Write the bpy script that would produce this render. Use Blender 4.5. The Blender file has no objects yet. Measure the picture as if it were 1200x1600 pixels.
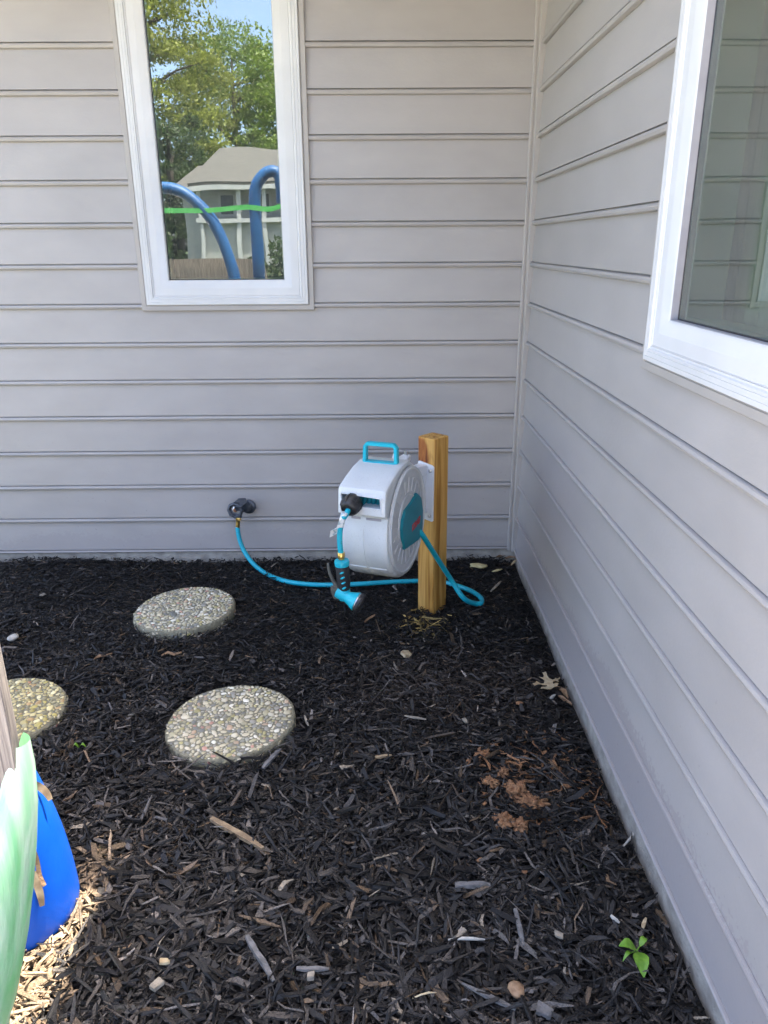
import bpy, bmesh, math, random
import numpy as np
from mathutils import Vector, Matrix, noise as mnoise
random.seed(7)
RNG = np.random.default_rng(11)
S = bpy.context.scene
COL = S.collection
R = math.radians

# ------------------------------------------------------------------ camera
CAM = Vector((-0.6565, -3.4010, 1.3958)); PITCH, YAW, ROLL, F = 0.341787, 0.007934, -0.006151, 1177.86
cy, sy, cp, sp = math.cos(YAW), math.sin(YAW), math.cos(PITCH), math.sin(PITCH)
FW = Vector((sy*cp, cy*cp, -sp)); RT0 = Vector((cy, -sy, 0)); UP0 = RT0.cross(FW)
RT = math.cos(ROLL)*RT0 + math.sin(ROLL)*UP0
UP = -math.sin(ROLL)*RT0 + math.cos(ROLL)*UP0
cd = bpy.data.cameras.new('camera'); cam = bpy.data.objects.new('camera', cd); COL.objects.link(cam)
cam.matrix_world = Matrix((( RT.x, UP.x, -FW.x, CAM.x), (RT.y, UP.y, -FW.y, CAM.y), (RT.z, UP.z, -FW.z, CAM.z), (0, 0, 0, 1)))
cd.sensor_fit = 'HORIZONTAL'; cd.sensor_width = 36; cd.lens = 36*F/1200
cd.clip_start = 0.02; cd.clip_end = 500
S.camera = cam

# ------------------------------------------------------------------ sky, sun, exposure
SUN_EL, SUN_AZ = R(70), R(40)          # azimuth measured from +Y towards +X
w = bpy.data.worlds.new('World'); S.world = w; w.use_nodes = True
nt = w.node_tree; nt.nodes.clear()
sk = nt.nodes.new('ShaderNodeTexSky'); sk.sky_type = 'NISHITA'; sk.sun_disc = False
sk.sun_elevation = SUN_EL; sk.sun_rotation = SUN_AZ; sk.dust_density = 3.5; sk.air_density = .55; sk.ozone_density = .2
bg = nt.nodes.new('ShaderNodeBackground'); bg.inputs['Strength'].default_value = 0.15
wo = nt.nodes.new('ShaderNodeOutputWorld')
nt.links.new(sk.outputs[0], bg.inputs[0]); nt.links.new(bg.outputs[0], wo.inputs[0])
sd = bpy.data.lights.new('sun', 'SUN'); sd.energy = 2.2; sd.angle = R(0.53); sd.color = (1, .93, .82)
sun = bpy.data.objects.new('sun', sd); COL.objects.link(sun)
sdir = Vector((math.cos(SUN_EL)*math.sin(SUN_AZ), math.cos(SUN_EL)*math.cos(SUN_AZ), math.sin(SUN_EL)))
sun.location = sdir*30; sun.rotation_euler = sdir.to_track_quat('Z', 'Y').to_euler()
S.view_settings.view_transform = 'Standard'; S.view_settings.look = 'None'
S.view_settings.gamma = 1; S.view_settings.use_curve_mapping = False
S.view_settings.exposure = 3.32
S.render.engine = 'CYCLES'

# ------------------------------------------------------------------ picture measurements -> points in the place
def ray(px, py): return FW + RT*((px-600)/F) - UP*((py-800)/F)
def on_z(px, py, z):
    d = ray(px, py); return CAM + d*((z-CAM.z)/d.z)
def on_y(px, py, y):
    d = ray(px, py); return CAM + d*((y-CAM.y)/d.y)
def ground_z(x, y):
    return -0.052 + 0.010*math.sin(2.1*x+1.3*y+.6) + 0.007*math.sin(5.3*x-3.1*y) + 0.005*math.sin(9.1*y+4.2*x+1) - .034*max(0, min(1, (x+.14)/.12))
def on_ground(px, py, dz=0.0):
    p = on_z(px, py, -0.05)
    for _ in range(3): p = on_z(px, py, ground_z(p.x, p.y)+dz)
    return p

# ------------------------------------------------------------------ materials
def mat(name, col, rough=.6, col2=None, scale=8, detail=4, stretch=(1, 1, 1), bump=0, bscale=None, spec=.5, metal=0, lo=.35, hi=.65, rvar=0, coord='Object', coat=0):
    m = bpy.data.materials.new(name); m.use_nodes = True; t = m.node_tree; b = t.nodes['Principled BSDF']
    b.inputs['Base Color'].default_value = (*col, 1); b.inputs['Roughness'].default_value = rough
    b.inputs['Metallic'].default_value = metal; b.inputs['Specular IOR Level'].default_value = spec
    b.inputs['Coat Weight'].default_value = coat
    tc = t.nodes.new('ShaderNodeTexCoord'); mp = t.nodes.new('ShaderNodeMapping'); mp.inputs['Scale'].default_value = stretch
    t.links.new(tc.outputs[coord], mp.inputs[0])
    if col2 is not None:
        n = t.nodes.new('ShaderNodeTexNoise'); n.inputs['Scale'].default_value = scale; n.inputs['Detail'].default_value = detail
        t.links.new(mp.outputs[0], n.inputs['Vector'])
        r = t.nodes.new('ShaderNodeValToRGB'); r.color_ramp.elements[0].position = lo; r.color_ramp.elements[1].position = hi
        r.color_ramp.elements[0].color = (*col, 1); r.color_ramp.elements[1].color = (*col2, 1)
        t.links.new(n.outputs[0], r.inputs[0]); t.links.new(r.outputs[0], b.inputs['Base Color'])
        if rvar:
            mr = t.nodes.new('ShaderNodeMapRange'); mr.inputs[3].default_value = rough-rvar; mr.inputs[4].default_value = rough+rvar
            t.links.new(n.outputs[0], mr.inputs[0]); t.links.new(mr.outputs[0], b.inputs['Roughness'])
    if bump:
        n2 = t.nodes.new('ShaderNodeTexNoise'); n2.inputs['Scale'].default_value = bscale or scale*4; n2.inputs['Detail'].default_value = 5
        t.links.new(mp.outputs[0], n2.inputs['Vector'])
        bp = t.nodes.new('ShaderNodeBump'); bp.inputs['Strength'].default_value = bump; bp.inputs['Distance'].default_value = .01
        t.links.new(n2.outputs[0], bp.inputs['Height']); t.links.new(bp.outputs[0], b.inputs['Normal'])
    return m

def siding_mat(name, dirty):
    m = mat(name, (.345, .322, .304), .42, (.385, .36, .341), 3.5, 6, (1, 1, 2.2), .06, 60, spec=.45, rvar=.06, lo=.3, hi=.7)
    t = m.node_tree; b = t.nodes['Principled BSDF']; base = b.inputs['Base Color'].links[0].from_socket
    geo = t.nodes.new('ShaderNodeNewGeometry'); sx = t.nodes.new('ShaderNodeSeparateXYZ'); t.links.new(geo.outputs['Position'], sx.inputs[0])
    # fine wear: little scuffs and drips that follow the panel
    def noise(sc, st=(1, 1, 1), det=5):
        mp = t.nodes.new('ShaderNodeMapping'); mp.inputs['Scale'].default_value = st; t.links.new(geo.outputs['Position'], mp.inputs[0])
        n = t.nodes.new('ShaderNodeTexNoise'); n.inputs['Scale'].default_value = sc; n.inputs['Detail'].default_value = det
        t.links.new(mp.outputs[0], n.inputs['Vector']); return n.outputs[0]
    def math_(op, a, bb):
        n = t.nodes.new('ShaderNodeMath'); n.operation = op
        for i, v in enumerate((a, bb)):
            if isinstance(v, (int, float)): n.inputs[i].default_value = v
            else: t.links.new(v, n.inputs[i])
        return n.outputs[0]
    def ramp(v, a, c):
        n = t.nodes.new('ShaderNodeMapRange'); n.inputs[1].default_value = a; n.inputs[2].default_value = c; t.links.new(v, n.inputs[0]); return n.outputs[0]
    def mixc(f, a, col):
        n = t.nodes.new('ShaderNodeMix'); n.data_type = 'RGBA'; t.links.new(f, n.inputs[0]); t.links.new(a, n.inputs[6]); n.inputs[7].default_value = (*col, 1); return n.outputs[2]
    # rain-splash film: dusty below a ragged line near the ground
    edge = math_('ADD', math_('MULTIPLY', noise(75, (1, 1, 1), 8), .13), math_('MULTIPLY', noise(2.2), .20))
    hgt = math_('SUBTRACT', math_('ADD', edge, .02 if dirty else -.09), sx.outputs[2])
    f = math_('MULTIPLY', ramp(hgt, 0, .006), .80 if dirty else .35)
    c = mixc(f, base, (.315, .285, .275))
    sp_ = math_('MULTIPLY', ramp(noise(70, (1, 1, 1), 3), .70, .76), .35)
    c = mixc(math_('MULTIPLY', sp_, ramp(sx.outputs[2], .8, .1)), c, (.12, .11, .10))
    oi = t.nodes.new('ShaderNodeObjectInfo'); ov = t.nodes.new('ShaderNodeMapRange'); ov.inputs[3].default_value = .955; ov.inputs[4].default_value = 1.03; t.links.new(oi.outputs['Random'], ov.inputs[0])
    mv = t.nodes.new('ShaderNodeMix'); mv.data_type = 'RGBA'; mv.blend_type = 'MULTIPLY'; mv.inputs[0].default_value = 1; t.links.new(c, mv.inputs[6]); t.links.new(ov.outputs[0], mv.inputs[7])
    t.links.new(mv.outputs[2], b.inputs['Base Color'])
    return m

M = {}
M['siding'] = siding_mat('siding', False); M['siding2'] = siding_mat('siding_splashed', True)
M['trim'] = mat('trim', (.35, .325, .30), .4, (.39, .362, .335), 6, 4, bump=.03)
M['white'] = mat('white_vinyl', (.56, .56, .555), .38, (.62, .62, .615), 4, 4, bump=.02, bscale=90)
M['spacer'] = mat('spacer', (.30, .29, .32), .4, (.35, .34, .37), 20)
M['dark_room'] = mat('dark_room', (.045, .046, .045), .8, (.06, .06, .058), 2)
M['curtain'] = mat('curtain', (.74, .73, .62), .9, (.80, .79, .68), 6, stretch=(8, 8, .4), bump=.2)
M['concrete'] = mat('concrete', (.26, .235, .20), .9, (.40, .365, .31), 22, 8, bump=.4, bscale=120)
M['shingle'] = mat('shingle', (.18, .165, .15), .9, (.24, .22, .20), 30, 6, bump=.4)
M['soffit'] = mat('soffit', (.50, .44, .35), .6, (.54, .48, .39), 4)
M['soil'] = mat('soil', (.010, .009, .008), .95, (.022, .019, .016), 35, 8, bump=.8, bscale=90)
M['bounce_paving'] = mat('pale_bounce_paving', (.50, .45, .37), .9, (.58, .53, .45), 6, 6, bump=.3, bscale=80)  # kept pale so the added patio throws sunlight back at the walls
M['lawn'] = mat('lawn', (.05, .085, .02), .9, (.09, .12, .035), 3, 8, bump=.5, bscale=40)
M['reel_white'] = mat('reel_plastic', (.53, .56, .57), .42, (.62, .65, .66), 9, 6, bump=.05, bscale=220, lo=.3, hi=.75)
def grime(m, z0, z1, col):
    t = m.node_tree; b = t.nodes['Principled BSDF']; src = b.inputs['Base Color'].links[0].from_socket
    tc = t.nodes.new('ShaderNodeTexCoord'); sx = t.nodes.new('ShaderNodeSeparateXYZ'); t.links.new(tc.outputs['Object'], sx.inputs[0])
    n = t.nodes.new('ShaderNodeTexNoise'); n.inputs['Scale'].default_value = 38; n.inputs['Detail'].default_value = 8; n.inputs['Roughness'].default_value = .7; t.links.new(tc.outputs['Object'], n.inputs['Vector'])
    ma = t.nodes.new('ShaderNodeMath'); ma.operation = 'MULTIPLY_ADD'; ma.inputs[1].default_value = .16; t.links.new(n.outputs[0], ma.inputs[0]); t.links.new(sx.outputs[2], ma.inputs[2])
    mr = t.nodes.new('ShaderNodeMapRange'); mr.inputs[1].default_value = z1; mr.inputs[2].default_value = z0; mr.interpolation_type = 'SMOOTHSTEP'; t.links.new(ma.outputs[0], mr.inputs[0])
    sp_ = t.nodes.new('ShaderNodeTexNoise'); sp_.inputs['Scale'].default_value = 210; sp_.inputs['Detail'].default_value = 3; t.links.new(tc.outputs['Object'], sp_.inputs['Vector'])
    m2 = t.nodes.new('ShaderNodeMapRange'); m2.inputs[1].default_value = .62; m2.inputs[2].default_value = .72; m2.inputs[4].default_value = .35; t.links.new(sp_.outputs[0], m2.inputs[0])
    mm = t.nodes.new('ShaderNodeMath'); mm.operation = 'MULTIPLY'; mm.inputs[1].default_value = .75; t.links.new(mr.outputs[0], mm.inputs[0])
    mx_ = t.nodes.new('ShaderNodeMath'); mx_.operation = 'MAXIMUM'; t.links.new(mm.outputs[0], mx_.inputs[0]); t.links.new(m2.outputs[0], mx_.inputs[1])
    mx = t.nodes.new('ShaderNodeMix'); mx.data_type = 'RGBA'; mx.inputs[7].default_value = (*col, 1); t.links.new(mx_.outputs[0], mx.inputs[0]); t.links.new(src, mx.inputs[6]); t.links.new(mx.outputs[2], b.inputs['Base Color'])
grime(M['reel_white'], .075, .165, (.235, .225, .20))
M['reel_white2'] = mat('reel_side_plastic', (.46, .47, .48), .48, (.55, .56, .57), 14, 6, bump=.08, bscale=180, lo=.3, hi=.75)
M['bracket'] = mat('bracket_plastic', (.66, .68, .70), .4, (.72, .74, .76), 12, bump=.03)
M['teal'] = mat('teal_plastic', (.004, .36, .46), .38, (.006, .42, .53), 12, bump=.05, bscale=150)
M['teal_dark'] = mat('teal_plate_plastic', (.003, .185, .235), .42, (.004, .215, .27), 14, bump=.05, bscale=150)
M['hose'] = mat('hose_rubber', (.004, .34, .44), .4, (.006, .39, .50), 30, bump=.05, bscale=200)
M['black'] = mat('black_plastic', (.012, .012, .014), .4, (.022, .022, .024), 40, bump=.1, bscale=200)
M['black_soft'] = mat('black_rubber', (.010, .010, .013), .6, (.018, .018, .02), 40, bump=.1, bscale=200)
M['grey_lever'] = mat('grey_lever', (.07, .07, .06), .5, (.10, .10, .09), 30)
M['brass'] = mat('brass', (.72, .47, .14), .28, (.80, .56, .20), 30, metal=1)
M['steel'] = mat('steel', (.45, .46, .48), .35, (.55, .56, .58), 40, metal=1)
M['tapmetal'] = mat('tap_zinc', (.055, .062, .075), .42, (.12, .135, .16), 35, 5, metal=.55, bump=.15, bscale=120)
M['rust'] = mat('rust', (.16, .055, .02), .8, (.25, .10, .04), 60)
M['red'] = mat('red_print', (.42, .02, .03), .5, (.46, .025, .035), 50)
M['paper'] = mat('paper', (.74, .75, .74), .6, (.35, .45, .5), 70, 2, lo=.55, hi=.6)
M['blue'] = mat('blue_plastic', (.002, .075, .47), .42, (.003, .095, .54), 7, 6, bump=.06, bscale=90, rvar=.08)
M['strip'] = mat('dry_strip', (.13, .085, .05), .8, (.32, .25, .16), 30, 4)
M['tan_wood'] = mat('tan_wood', (.33, .24, .14), .8, (.19, .13, .075), 40, 5, (1, 1, 1), bump=.4)
M['pale_wood'] = mat('pale_wood', (.36, .31, .24), .8, (.21, .18, .14), 50, 5, bump=.4)
M['grey_wood'] = mat('grey_wood', (.17, .16, .155), .8, (.09, .085, .08), 50, 5, bump=.4)
M['bone'] = mat('white_bit', (.50, .48, .43), .7, (.33, .31, .27), 50, bump=.3)
M['clay'] = mat('clay', (.19, .085, .038), .95, (.34, .18, .085), 70, 8, bump=.9, bscale=160)
M['oak'] = mat('oak_leaf', (.52, .43, .27), .7, (.38, .27, .15), 60, 4, bump=.3, bscale=120)
M['brown_leaf'] = mat('brown_leaf', (.20, .115, .06), .75, (.33, .21, .12), 60, 4, bump=.3)
M['yellow_bit'] = mat('yellow_leaf', (.52, .44, .22), .7, (.40, .31, .14), 60, 4, bump=.3)
M['green_leaf'] = mat('green_leaf', (.085, .20, .010), .5, (.15, .29, .025), 60, 4, bump=.2, bscale=150)
M['stone_matrix'] = mat('stone_matrix', (.17, .155, .105), .9, (.27, .25, .17), 60, 6, bump=.7, bscale=160)
M['bark'] = mat('bark', (.06, .045, .035), .9, (.10, .08, .065), 14, 6, (1, 1, .3), bump=.6)
M['house_pale'] = mat('far_siding', (.30, .31, .29), .7, (.36, .36, .34), 3)
M['house_white'] = mat('far_white_trim', (.36, .37, .36), .6, (.42, .42, .41), 3)
M['house_dark'] = mat('far_glass', (.03, .04, .05), .15, (.045, .055, .065), 3)
M['far_roof'] = mat('far_shingles', (.085, .08, .072), .9, (.13, .122, .11), 4, 8, (1, 3, 3), bump=.5, bscale=14)
M['tube_blue'] = mat('faded_blue_tube', (.018, .10, .30), .45, (.025, .13, .36), 5, 5, bump=.2, bscale=40)
M['panel'] = mat('weathered_board', (.33, .285, .245), .9, (.13, .11, .10), 170, 8, (1, 1, .035), bump=.9, bscale=200, lo=.36, hi=.66)
M['strap'] = mat('green_strap', (.10, .55, .13), .4, (.16, .62, .2), 20)

def leafmat(name, c1, c2):
    m = bpy.data.materials.new(name); m.use_nodes = True; t = m.node_tree; b = t.nodes['Principled BSDF']
    g = t.nodes.new('ShaderNodeNewGeometry'); r = t.nodes.new('ShaderNodeValToRGB')
    r.color_ramp.elements[0].color = (*c1, 1); r.color_ramp.elements[1].color = (*c2, 1)
    t.links.new(g.outputs['Random Per Island'], r.inputs[0]); t.links.new(r.outputs[0], b.inputs['Base Color'])
    b.inputs['Roughness'].default_value = .5
    tr = t.nodes.new('ShaderNodeBsdfTranslucent'); t.links.new(r.outputs[0], tr.inputs[0])
    mx = t.nodes.new('ShaderNodeMixShader'); mx.inputs[0].default_value = .5
    t.links.new(b.outputs[0], mx.inputs[1]); t.links.new(tr.outputs[0], mx.inputs[2]); t.links.new(mx.outputs[0], t.nodes['Material Output'].inputs[0])
    return m
M['leaves_yellow'] = leafmat('leaves_yellow_green', (.17, .20, .03), (.33, .36, .07))
M['leaves_green'] = leafmat('leaves_green', (.11, .17, .03), (.23, .32, .055))
M['leaves_dark'] = leafmat('leaves_dark', (.03, .055, .015), (.07, .11, .03))

def wood_post_mat():
    m = bpy.data.materials.new('post_wood'); m.use_nodes = True; t = m.node_tree; b = t.nodes['Principled BSDF']
    tc = t.nodes.new('ShaderNodeTexCoord')
    def nz(sc, st, det=6, dist=0):
        mp = t.nodes.new('ShaderNodeMapping'); mp.inputs['Scale'].default_value = st; t.links.new(tc.outputs['Object'], mp.inputs[0])
        n = t.nodes.new('ShaderNodeTexNoise'); n.inputs['Scale'].default_value = sc; n.inputs['Detail'].default_value = det; n.inputs['Distortion'].default_value = dist
        t.links.new(mp.outputs[0], n.inputs['Vector']); return n.outputs[0]
    def ramp(v, stops):
        r = t.nodes.new('ShaderNodeValToRGB'); e = r.color_ramp.elements
        e[0].position, e[0].color = stops[0][0], (*stops[0][1], 1); e[1].position, e[1].color = stops[-1][0], (*stops[-1][1], 1)
        for p, c in stops[1:-1]:
            k = e.new(p); k.color = (*c, 1)
        t.links.new(v, r.inputs[0]); return r.outputs[0]
    grain = ramp(nz(42, (1, 1, .045), 7, .6), [(.30, (.22, .085, .014)), (.45, (.46, .235, .050)), (.55, (.60, .345, .095)), (.72, (.38, .175, .035))])
    knots = nz(5.5, (1.4, 1.4, .55), 3, 1.2)
    kr = t.nodes.new('ShaderNodeMapRange'); kr.inputs[1].default_value = .60; kr.inputs[2].default_value = .68; t.links.new(knots, kr.inputs[0])
    mx = t.nodes.new('ShaderNodeMix'); mx.data_type = 'RGBA'; mx.inputs[7].default_value = (.17, .062, .018, 1)
    ml = t.nodes.new('ShaderNodeMath'); ml.operation = 'MULTIPLY'; ml.inputs[1].default_value = .7; t.links.new(kr.outputs[0], ml.inputs[0])
    t.links.new(ml.outputs[0], mx.inputs[0]); t.links.new(grain, mx.inputs[6])
    # the reddish bark-edge wane near the top of one face
    sp_ = t.nodes.new('ShaderNodeVectorMath'); sp_.operation = 'SUBTRACT'; sp_.inputs[1].default_value = (-.046, .046, .612); t.links.new(tc.outputs['Object'], sp_.inputs[0])
    sc = t.nodes.new('ShaderNodeVectorMath'); sc.operation = 'MULTIPLY'; sc.inputs[1].default_value = (1, .9, .85); t.links.new(sp_.outputs[0], sc.inputs[0])
    ln = t.nodes.new('ShaderNodeVectorMath'); ln.operation = 'LENGTH'; t.links.new(sc.outputs[0], ln.inputs[0])
    nn = t.nodes.new('ShaderNodeMath'); nn.operation = 'MULTIPLY_ADD'; nn.inputs[1].default_value = .03; t.links.new(nz(30, (1, 1, .4)), nn.inputs[0]); t.links.new(ln.outputs['Value'], nn.inputs[2])
    kw = t.nodes.new('ShaderNodeMapRange'); kw.inputs[1].default_value = .080; kw.inputs[2].default_value = .066; t.links.new(nn.outputs[0], kw.inputs[0])
    wane = ramp(nz(60, (1, 1, .15), 6, 1), [(.35, (.12, .028, .008)), (.6, (.40, .14, .035))])
    m2 = t.nodes.new('ShaderNodeMix'); m2.data_type = 'RGBA'; t.links.new(kw.outputs[0], m2.inputs[0]); t.links.new(mx.outputs[2], m2.inputs[6]); t.links.new(wane, m2.inputs[7])
    t.links.new(m2.outputs[2], b.inputs['Base Color']); b.inputs['Roughness'].default_value = .62; b.inputs['Specular IOR Level'].default_value = .3
    bp = t.nodes.new('ShaderNodeBump'); bp.inputs['Strength'].default_value = .35; bp.inputs['Distance'].default_value = .004
    t.links.new(nz(70, (1, 1, .05), 6), bp.inputs['Height']); t.links.new(bp.outputs[0], b.inputs['Normal'])
    return m
M['post'] = wood_post_mat()

def glass_mat():
    m = bpy.data.materials.new('coated_glass'); m.use_nodes = True; t = m.node_tree; t.nodes.clear()
    o = t.nodes.new('ShaderNodeOutputMaterial'); tr = t.nodes.new('ShaderNodeBsdfTransparent'); tr.inputs[0].default_value = (.70, .88, .72, 1)
    gl = t.nodes.new('ShaderNodeBsdfGlossy'); gl.inputs['Roughness'].default_value = 0.0; gl.inputs[0].default_value = (.93, 1, .95, 1)
    fr = t.nodes.new('ShaderNodeFresnel'); fr.inputs[0].default_value = 3.2
    tc = t.nodes.new('ShaderNodeTexCoord'); n = t.nodes.new('ShaderNodeTexNoise'); n.inputs['Scale'].default_value = 3.0; n.inputs['Detail'].default_value = 1
    bp = t.nodes.new('ShaderNodeBump'); bp.inputs['Strength'].default_value = .03; bp.inputs['Distance'].default_value = .02
    t.links.new(tc.outputs['Object'], n.inputs['Vector']); t.links.new(n.outputs[0], bp.inputs['Height']); t.links.new(bp.outputs[0], gl.inputs['Normal'])
    mx = t.nodes.new('ShaderNodeMixShader')
    t.links.new(fr.outputs[0], mx.inputs[0]); t.links.new(tr.outputs[0], mx.inputs[1]); t.links.new(gl.outputs[0], mx.inputs[2])
    df = t.nodes.new('ShaderNodeBsdfDiffuse'); df.inputs[0].default_value = (.62, .64, .58, 1)
    n2 = t.nodes.new('ShaderNodeTexNoise'); n2.inputs['Scale'].default_value = 6; n2.inputs['Detail'].default_value = 6; t.links.new(tc.outputs['Object'], n2.inputs['Vector'])
    mr = t.nodes.new('ShaderNodeMapRange'); mr.inputs[3].default_value = .02; mr.inputs[4].default_value = .085; t.links.new(n2.outputs[0], mr.inputs[0])
    m3 = t.nodes.new('ShaderNodeMixShader'); t.links.new(mr.outputs[0], m3.inputs[0]); t.links.new(mx.outputs[0], m3.inputs[1]); t.links.new(df.outputs[0], m3.inputs[2]); t.links.new(m3.outputs[0], o.inputs[0])
    return m
M['glass'] = glass_mat()

def film_mat():
    m = mat('green_film', (.36, .74, .42), .3, (.84, .94, .84), 30, 5, (1, 1, .06), .5, 40, lo=.38, hi=.66)  # whitish streaks paint the sun's glare into the film colour
    t = m.node_tree; b = t.nodes['Principled BSDF']
    tr = t.nodes.new('ShaderNodeBsdfTranslucent'); tr.inputs[0].default_value = (.25, .75, .3, 1)
    mx = t.nodes.new('ShaderNodeMixShader'); mx.inputs[0].default_value = .35
    t.links.new(b.outputs[0], mx.inputs[1]); t.links.new(tr.outputs[0], mx.inputs[2]); t.links.new(mx.outputs[0], t.nodes['Material Output'].inputs[0])
    return m
M['film'] = film_mat()

def pebble_mat():
    m = bpy.data.materials.new('pebble'); m.use_nodes = True; t = m.node_tree; b = t.nodes['Principled BSDF']
    a = t.nodes.new('ShaderNodeAttribute'); a.attribute_name = 'tint'; a.attribute_type = 'GEOMETRY'
    a2 = t.nodes.new('ShaderNodeAttribute'); a2.attribute_name = 'tint'; a2.attribute_type = 'OBJECT'
    ad = t.nodes.new('ShaderNodeMix'); ad.data_type = 'RGBA'; ad.blend_type = 'ADD'; ad.inputs[0].default_value = 1
    t.links.new(a.outputs['Color'], ad.inputs[6]); t.links.new(a2.outputs['Color'], ad.inputs[7])
    tc = t.nodes.new('ShaderNodeTexCoord'); n = t.nodes.new('ShaderNodeTexNoise'); n.inputs['Scale'].default_value = 150; n.inputs['Detail'].default_value = 4
    t.links.new(tc.outputs['Object'], n.inputs['Vector'])
    mr = t.nodes.new('ShaderNodeMapRange'); mr.inputs[3].default_value = .75; mr.inputs[4].default_value = 1.2; t.links.new(n.outputs[0], mr.inputs[0])
    v = t.nodes.new('ShaderNodeMix'); v.data_type = 'RGBA'; v.blend_type = 'MULTIPLY'; v.inputs[0].default_value = 1
    t.links.new(ad.outputs[2], v.inputs[6]); t.links.new(mr.outputs[0], v.inputs[7]); t.links.new(v.outputs[2], b.inputs['Base Color'])
    b.inputs['Roughness'].default_value = .55
    return m
M['pebble'] = pebble_mat()

def chip_mat():
    m = bpy.data.materials.new('mulch_chip'); m.use_nodes = True; t = m.node_tree; b = t.nodes['Principled BSDF']
    a = t.nodes.new('ShaderNodeAttribute'); a.attribute_name = 'tint'
    geo = t.nodes.new('ShaderNodeNewGeometry')
    n = t.nodes.new('ShaderNodeTexNoise'); n.inputs['Scale'].default_value = 260; n.inputs['Detail'].default_value = 3
    t.links.new(geo.outputs['Position'], n.inputs['Vector'])
    mr = t.nodes.new('ShaderNodeMapRange'); mr.inputs[1].default_value = .3; mr.inputs[2].default_value = .7; mr.inputs[3].default_value = .45; mr.inputs[4].default_value = 1.6; t.links.new(n.outputs[0], mr.inputs[0])
    v = t.nodes.new('ShaderNodeMix'); v.data_type = 'RGBA'; v.blend_type = 'MULTIPLY'; v.inputs[0].default_value = 1
    t.links.new(a.outputs['Color'], v.inputs[6]); t.links.new(mr.outputs[0], v.inputs[7]); t.links.new(v.outputs[2], b.inputs['Base Color'])
    b.inputs['Roughness'].default_value = .55; b.inputs['Specular IOR Level'].default_value = .32
    bp = t.nodes.new('ShaderNodeBump'); bp.inputs['Strength'].default_value = .5; bp.inputs['Distance'].default_value = .003
    t.links.new(n.outputs[0], bp.inputs['Height']); t.links.new(bp.outputs[0], b.inputs['Normal'])
    return m
M['chip'] = chip_mat()

# ------------------------------------------------------------------ mesh helpers
class MB:
    def __init__(s): s.v = []; s.f = []
    def add(s, vs, fs):
        o = len(s.v); s.v += [tuple(x) for x in vs]; s.f += [tuple(i+o for i in f) for f in fs]; return s
    def box(s, a, b, mtx=None):
        x0, y0, z0 = a; x1, y1, z1 = b
        vs = [Vector(p) for p in ((x0,y0,z0),(x1,y0,z0),(x1,y1,z0),(x0,y1,z0),(x0,y0,z1),(x1,y0,z1),(x1,y1,z1),(x0,y1,z1))]
        if mtx: vs = [mtx @ v for v in vs]
        return s.add(vs, [(0,3,2,1),(4,5,6,7),(0,1,5,4),(1,2,6,5),(2,3,7,6),(3,0,4,7)])
    def tube(s, pts, r, n=10, cap=True, close=False):
        pts = [Vector(p) for p in pts]; m = len(pts); rs = r if isinstance(r, (list, tuple)) else [r]*m
        vs = []; up = None
        for i, p in enumerate(pts):
            if close: tg = pts[(i+1) % m]-pts[i-1]
            else: tg = pts[min(i+1, m-1)]-pts[max(i-1, 0)]
            tg.normalize()
            if up is None: up = tg.orthogonal().normalized()
            up = (up - tg*up.dot(tg)).normalized(); bi = tg.cross(up)
            for k in range(n):
                a = 2*math.pi*k/n; vs.append(p+rs[i]*(up*math.cos(a)+bi*math.sin(a)))
        fs = []
        for i in range(m if close else m-1):
            j = (i+1) % m
            for k in range(n): fs.append((i*n+k, i*n+(k+1) % n, j*n+(k+1) % n, j*n+k))
        if cap and not close: fs += [tuple(range(n))[::-1], tuple((m-1)*n+k for k in range(n))]
        return s.add(vs, fs)
    def lathe(s, prof, n=24, o=(0,0,0), ax=(0,0,1), cap=True):
        o = Vector(o); ax = Vector(ax).normalized(); u = ax.orthogonal().normalized(); v = ax.cross(u); vs = []
        for r, h in prof:
            for k in range(n):
                a = 2*math.pi*k/n; vs.append(o+ax*h+r*(u*math.cos(a)+v*math.sin(a)))
        m = len(prof); fs = []
        for i in range(m-1):
            for k in range(n): fs.append((i*n+k, i*n+(k+1) % n, (i+1)*n+(k+1) % n, (i+1)*n+k))
        if cap: fs += [tuple(range(n))[::-1], tuple((m-1)*n+k for k in range(n))]
        return s.add(vs, fs)
    def prism(s, poly, fn, a, b):          # closed 2-D outline -> fn(p, depth), from depth a to depth b
        n = len(poly); vs = [fn(p, a) for p in poly]+[fn(p, b) for p in poly]
        return s.add(vs, [tuple(range(n))[::-1], tuple(range(n, 2*n))]+[(i, (i+1) % n, n+(i+1) % n, n+i) for i in range(n)])
    def build(s, name, m, parent=None, smooth=False, origin=None, angle=35, bevel=0):
        me = bpy.data.meshes.new(name)
        if origin is None: vs = s.v
        else:
            o = Vector(origin); vs = [tuple(Vector(v)-o) for v in s.v]
        me.from_pydata(vs, [], s.f); me.update()
        bm = bmesh.new(); bm.from_mesh(me)
        if bevel:
            es = [e for e in bm.edges if len(e.link_faces) == 2 and e.calc_face_angle(0) > R(40)]
            bmesh.ops.bevel(bm, geom=es, offset=bevel, segments=2, affect='EDGES', clamp_overlap=True)
        bmesh.ops.recalc_face_normals(bm, faces=bm.faces[:]); bm.to_mesh(me); bm.free()
        me.materials.append(m)
        if smooth or bevel:
            me.polygons.foreach_set('use_smooth', [True]*len(me.polygons)); me.set_sharp_from_angle(angle=R(angle))
        ob = bpy.data.objects.new(name, me); COL.objects.link(ob)
        if origin is not None: ob.location = origin
        if parent is not None: ob.parent = parent
        return ob

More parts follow.
